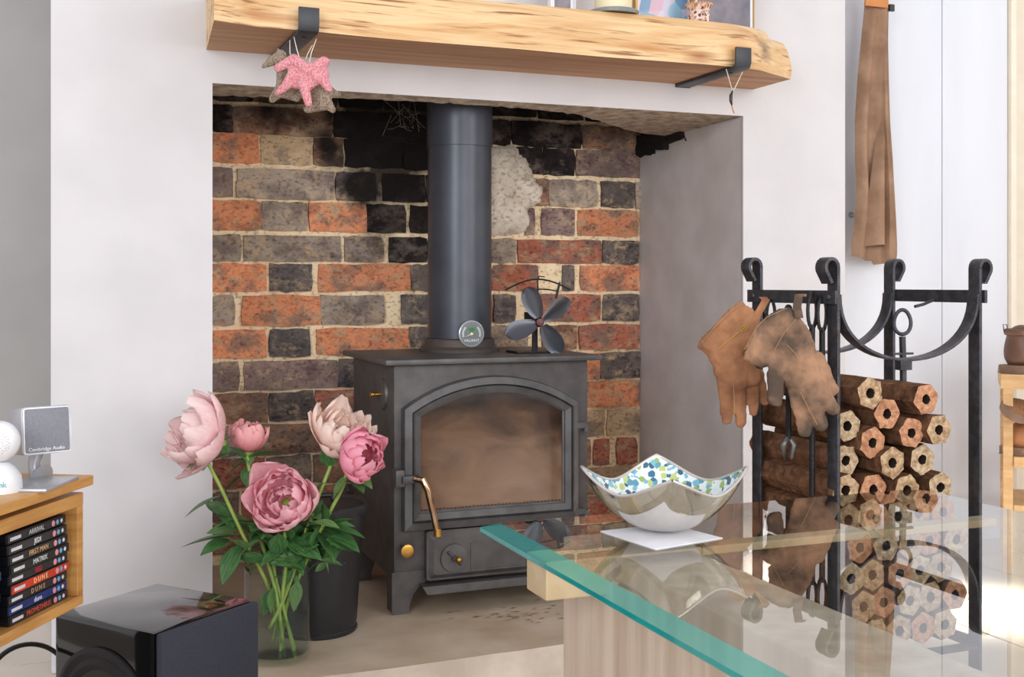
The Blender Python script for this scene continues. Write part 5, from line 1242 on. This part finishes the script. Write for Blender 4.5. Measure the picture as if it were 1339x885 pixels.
# tools hanging on the left crossbar
def tool(px, ytop, ybot, Y, label, loop=True, end=None, name='fire_tool'):
    c = PY(px, ytop, Y); t = thing(name, c, label, 'fire tool')
    bm = nb()
    if loop:
        pts = []
        for k in range(21):
            a = 2 * math.pi * k / 20; pts.append(PY(px, ytop + 22, Y) + (Vector((0, 1, 0)) * .4 + RT * .75) * .0145 * math.sin(a) + UP * .03 * math.cos(a))
        tube(bm, pts, 0, cap=False, flat=(.009, .004, FW)); obj('loop_handle', bm, M_tool, t, smooth=40)
    bm = nb(); tube(bm, [PY(px, ytop + 40, Y), PY(px, (ytop + ybot) / 2, Y), PY(px, ybot, Y)], .005, 8); obj('shaft', bm, M_tool, t, smooth=40)
    if end == 'claw':
        for dx in (-1, 1):
            bm = nb(); tube(bm, [PY(px + 6 * dx * 0, ybot - 4, Y), PY(px + 7 * dx, ybot + 8, Y), PY(px + 4 * dx, ybot + 26, Y - .01 * dx)], [.004, .006, .003], 8); obj('jaw', bm, mat('worn_steel', (120, 116, 112), rough=.4, metal=.6), t, smooth=0)
    return t
tool(1062, 384, 648, RY0 + .03, 'black fire tool with looped handle nearest the front post')
tool(1075, 388, 560, RY0 + .02, 'second looped fire tool close behind the front post')
tool(1008, 392, 480, RY1 - .06, 'looped fire tool half hidden behind the left glove')
tool(1031, 400, 574, RY0 + .08, 'fire tongs with worn steel jaws showing below the gloves', end='claw', name='fire_tongs')

# ------------------------------------------------------------------ gloves (leather gauntlets)
def glove(name, D, cuff, pcs, m, label, loop, seams, stitch=None, kthick=.5):
    q = lambda a, b, dz=0: PD(900 + a / 3.404, 360 + b / 3.404, D + dz); k = D / FPX / 3.404
    cx = sum(a for a, b in cuff) / len(cuff); cy = sum(b for a, b in cuff) / len(cuff)
    t = thing(name, q(cx, cy), label, 'glove')
    bm = nb(); 
    # cuff: closed flattened bag from its outline
    fr, bk_ = [], []; cen_f = bm.verts.new(q(cx, cy, -.014)); cen_b = bm.verts.new(q(cx, cy, .016))
    mf, mb = [], []
    for a, b in cuff:
        fr.append(bm.verts.new(q(a, b, 0))); mf.append(bm.verts.new(q(cx + (a - cx) * .75, cy + (b - cy) * .75, -.012))); mb.append(bm.verts.new(q(cx + (a - cx) * .75, cy + (b - cy) * .75, .012)))
    n = len(cuff)
    for i in range(n):
        j = (i + 1) % n; bm.faces.new((fr[i], fr[j], mf[j], mf[i])); bm.faces.new((mf[i], mf[j], cen_f)); bm.faces.new((fr[j], fr[i], mb[i], mb[j])); bm.faces.new((mb[j], mb[i], cen_b))
    for (x0, y0, r0, x1, y1, r1, dz) in pcs: capsule(bm, q(x0, y0, dz), r0 * k, q(x1, y1, dz), r1 * k, 14, (FW, kthick))
    def dsp(co, no): return no * (noise.noise(co * 45) * .002 + noise.noise(co * 110) * .0015)
    organic('leather', bm, m, t, voxel=.0028, smooth_it=3, disp=dsp)
    bm = nb(); tube(bm, [q(*p) for p in loop], 0, flat=(.014, .003, RT)); obj('hanging_loop', bm, m, t, bevel=.0008, smooth=40)
    bm = nb()
    for s in seams: tube(bm, [q(*p) for p in s], .0005, 5, cap=False)
    obj('seam', bm, M_seam, t, smooth=0)
    if stitch:
        bm = nb()
        for s in stitch: tube(bm, [q(*p) for p in s], .0006, 5, cap=False)
        obj('stitching', bm, M_thread, t, smooth=0)
    return t
glove('leather_glove', 2.0, [(232, 108), (285, 140), (325, 185), (318, 250), (290, 310), (240, 400), (180, 440), (130, 440), (100, 395), (75, 352), (32, 322), (60, 275), (130, 200), (190, 140)],
      [(170, 420, 62, 215, 460, 62, 0), (220, 410, 70, 280, 450, 45, 0), (160, 470, 36, 172, 640, 26, 0), (222, 480, 34, 235, 655, 27, .004), (285, 470, 34, 290, 605, 24, .01), (310, 440, 30, 340, 560, 22, .02)], M_gloveA,
      'tan leather gauntlet glove hanging at the left, with yellow stitched badge', [(330, 95, -.004), (345, 110, -.004), (310, 170, -.004), (296, 200, -.004)],
      [[(60, 300, -.012), (130, 215, -.016), (200, 150, -.014), (245, 125, -.01)], [(200, 480, -.012), (206, 560, -.014), (204, 640, -.01)]],
      [[(230, 235, -.0175), (262, 215, -.0165), (270, 232, -.0165), (238, 252, -.0175), (230, 235, -.0175)], [(236, 244, -.0178), (262, 222, -.017)], [(135, 325, -.0145), (165, 300, -.0165), (200, 272, -.0175), (225, 252, -.0175)]])
glove('leather_glove', 1.93, [(400, 145), (455, 135), (500, 185), (540, 240), (575, 320), (540, 400), (450, 450), (400, 400), (320, 420), (240, 375), (255, 320), (300, 220), (345, 175)],
      [(460, 330, 95, 500, 430, 95, 0), (500, 430, 85, 520, 480, 80, 0), (390, 400, 38, 385, 540, 40, -.012), (380, 520, 36, 395, 560, 26, -.012), (480, 500, 42, 520, 690, 34, 0), (525, 500, 44, 590, 665, 34, -.006), (560, 470, 50, 640, 590, 34, -.004), (560, 390, 60, 640, 510, 32, .006)], M_gloveB,
      'dirty brown leather gauntlet glove hanging in front, blackened fingertips', [(505, 88, 0), (492, 84, -.004), (484, 140, -.008), (494, 190, -.01)],
      [[(250, 330, -.012), (300, 235, -.016), (350, 185, -.014), (440, 145, -.01)], [(385, 330, -.016), (430, 250, -.018), (480, 195, -.012)], [(500, 520, -.02), (540, 600, -.02), (575, 665, -.018)], [(440, 310, -.02), (480, 350, -.02), (505, 395, -.02)]], None, .42)

# ================================================================== APRON
ap = thing('leather_apron', PY(1146, 100, 2.40), 'brown suede apron hanging folded on the white boards', 'apron')
bm = nb(); rowsA = [(-14, 1131, 1161), (10, 1130, 1162), (50, 1126, 1162), (100, 1121, 1162), (160, 1117, 1161), (210, 1117, 1161), (250, 1119, 1163), (290, 1116, 1166), (320, 1112, 1168), (335, 1112, 1168)]
G = []; NA = 30; Ya = 2.405
for i, (y, a, b) in enumerate(rowsA):
    x0, x1 = PY(a, y, Ya).x, PY(b, y, Ya).x; z = PY(1140, y, Ya).z; row = []; sp_ = .5 + .5 * i / (len(rowsA) - 1)
    for j in range(NA + 1):
        u = j / NA; x = x0 + (x1 - x0) * u; f = min(1, i / 5)
        dip = 0.0
        yy = Ya - .026 * math.sin(math.pi * u) * (1 - .2 * f) - .012 * f * math.sin(u * math.pi * 3.2 + .4) + .005 * math.sin(u * 17 + i * .3) * .4
        zz = z
        if i == len(rowsA) - 1: zz = z - .012 * math.sin(math.pi * min(1, u * 1.2)) + (.006 if u > .8 else 0) - (.010 if .45 < u < .8 else 0)
        # the overlapping fold that opens downwards on the right
        if u > .62 and f > .5: yy -= .022 * (f - .5) * 2
        row.append(bm.verts.new((x, yy, zz)))
    G.append(row)
for a, b in zip(G, G[1:]):
    for j in range(NA): bm.faces.new((a[j], a[j + 1], b[j + 1], b[j]))
bmesh.ops.subdivide_edges(bm, edges=bm.edges[:], cuts=1, use_grid_fill=True)
bmesh.ops.solidify(bm, geom=bm.faces[:], thickness=-.0028)
o = obj('suede', bm, M_leather, ap, smooth=60)
bm = nb(); G = []
for i, (y, a, b) in enumerate(((112, 1160, 1161.5), (160, 1154, 1162), (200, 1150, 1163), (250, 1145, 1165), (295, 1141, 1167), (322, 1139, 1168))):
    row = []
    for j in range(11):
        u = j / 10; p = PY(a + (b - a) * u, y, Ya - .03 - .0045 * i); row.append(bm.verts.new(p + Vector((0, (.014 + .004 * i) * (1 - math.sin(math.pi * u)) , .004 * math.sin(math.pi * u) * (i == 5)))))
    G.append(row)
for a, b in zip(G, G[1:]):
    for j in range(10): bm.faces.new((a[j], a[j + 1], b[j + 1], b[j]))
bmesh.ops.solidify(bm, geom=bm.faces[:], thickness=.0025); obj('front_fold', bm, M_leather, ap, smooth=60)
# rear leaf of the folded apron
bm = nb(); G = []
for i, (y, a, b) in enumerate(((200, 1150, 1160), (250, 1140, 1164), (300, 1132, 1167), (330, 1130, 1169), (342, 1146, 1169))):
    row = []
    for j in range(9):
        u = j / 8; p = PY(a + (b - a) * u, y, Ya + .014); row.append(bm.verts.new(p + Vector((0, .006 * math.sin(u * 6), -.004 * math.sin(math.pi * u)))))
    G.append(row)
for a, b in zip(G, G[1:]):
    for j in range(8): bm.faces.new((a[j], a[j + 1], b[j + 1], b[j]))
bmesh.ops.solidify(bm, geom=bm.faces[:], thickness=.0025); obj('rear_fold', bm, M_leather, ap, smooth=60)
bm = nb(); tube(bm, [PY(1147, -30, 2.385), PY(1147, -8, 2.374), PY(1146, 9, 2.372)], 0, flat=(PY(1161, 0, Ya).x - PY(1132, 0, Ya).x, .004, (1, 0, 0))); fin(obj('strap', bm, M_strap, ap, bevel=.001), 'orange tan leather strap')
bm = nb(); box(bm, PY(1154, 0, Ya).x, PY(1160, 0, Ya).x, 2.376, 2.384, PY(0, 18, Ya).z if False else PY(1160, 18, Ya).z, PY(1160, 9, Ya).z); obj('buckle', bm, M_dark, ap, bevel=.001)

# ================================================================== SHOE RACK
Ys = 2.17; sx = PY(1310, 0, Ys).x; zq = lambda y: PY(1312, y, Ys).z
sr = thing('shoe_rack', (sx + .3, Ys + .13, 0), 'pale pine shoe rack at the right edge of the room', 'shoe rack')
for (x, y) in ((sx, Ys), (sx, Ys + .23), (sx + .6, Ys), (sx + .6, Ys + .23)):
    bm = nb(); box(bm, x + .003, x + .025, y + .002, y + .03, 0, zq(507) - .0002); obj('post', bm, M_pine, sr, bevel=.001)
for y1_, y0_ in ((489, 508), (596, 610)):
    for k in range(3):
        bm = nb(); box(bm, sx - (.003 if y1_ < 500 else -.026), sx + (.63 if y1_ < 500 else .598), Ys - .004 + k * .09, Ys + .078 + k * .09, zq(y0_), zq(y1_)); obj('slat', bm, M_pine, sr, bevel=.002)
bm = nb(); box(bm, sx + .026, sx + .598, Ys + .01, Ys + .25, .15, .165); obj('low_shelf', bm, M_pine, sr, bevel=.002)
def shoe(name, x, y, z, m, label, cat, boot=True, L=.27):
    t = thing(name, (x + L / 2, y, z), label, cat)
    bm = nb(); hs_ = .022
    capsule(bm, (x + .045, y, z + hs_ + .022), .036, (x + .15, y, z + hs_ + .028), .04); capsule(bm, (x + .15, y, z + hs_ + .024), .04, (x + L - .05, y, z + hs_ + .014), .036)
    if boot: capsule(bm, (x + .045, y, z + .05), .038, (x + .050, y, z + .082), .037)
    organic('upper', bm, m, t, voxel=.006, smooth_it=4)
    bm = nb(); pts = []
    for k in range(24):
        a = 2 * math.pi * k / 24; pts.append((x + L / 2 - .003 + (L / 2) * math.cos(a), y + .046 * math.sin(a) * (1 - .12 * math.cos(a * 1)), 0))
    a_ = [bm.verts.new((p[0], p[1], z + .0005)) for p in pts]; b_ = [bm.verts.new((p[0], p[1], z + .02)) for p in pts]
    for k in range(24): bm.faces.new((a_[k], a_[(k + 1) % 24], b_[(k + 1) % 24], b_[k]))
    bm.faces.new(a_); bm.faces.new(b_); obj('sole', bm, M_sole, t, bevel=.003, smooth=40)
    if boot:
        bm = nb(); lathe(bm, [(.036, 0), (.040, .002), (.041, .012), (.037, .016), (.033, .014)], (x + .050, y, z + .092), n=28); obj('collar', bm, m, t, smooth=0)
        bm = nb(); tube(bm, [(x + .010, y - .004, z + .10), (x + .008, y - .006, z + .118), (x + .016, y - .006, z + .118), (x + .018, y - .004, z + .104)], 0, flat=(.014, .002, (0, 1, 0))); obj('pull_tab', bm, M_dark, t)
    return t
shoe('ankle_boot', sx - .004, Ys + .045, zq(489) + .0005, M_brown, 'dark brown leather ankle boot on top of the shoe rack', 'boot')
shoe('leather_shoe', sx + .002 - .004, Ys + .045, zq(596) + .0005, M_tan, 'tan leather shoe on the middle shelf of the rack', 'shoe', boot=False)
CL = t = thing('clog', (sx + .12, Ys + .03, zq(550)), 'brown clog lying sole outwards above the tan shoe', 'shoe')
bm = nb(); c = PY(1334, 536, Ys - .02); ax_ = (-FW * .55 + UP * .75 + RT * .1).normalized()
lathe(bm, [(0, -.014), (.034, -.014), (.043, -.006), (.043, 0), (.038, .004), (0, .004)], c, ax_, 36)
for v in bm.verts: v.co.x = c.x + (v.co.x - c.x) * 1.15
obj('sole', bm, M_sole, t, smooth=40)
bm = nb(); lathe(bm, [(0, .0045), (.028, .0045), (.026, .006), (0, .006)], c, ax_, 30); obj('tread', bm, mat('grainy_insole', (176, 128, 90), (130, 92, 64), rough=.9, scale=300, bump=.6), t, smooth=40)
# the rack stands at an angle to the wall: turn it and what is on it about its near corner
RACKSET = ('shoe_rack', 'ankle_boot', 'leather_shoe')
piv = Vector((sx, Ys, 0)); RR = Matrix.Translation(piv) @ Matrix.Rotation(R(-43), 4, 'Z') @ Matrix.Translation(-piv)
for o in [x for x in COL.objects if x.parent is None and x.name in RACKSET]:
    m_ = RR @ Matrix.Translation(o.location); o.location = m_.translation; o.rotation_euler = (0, 0, R(-43))
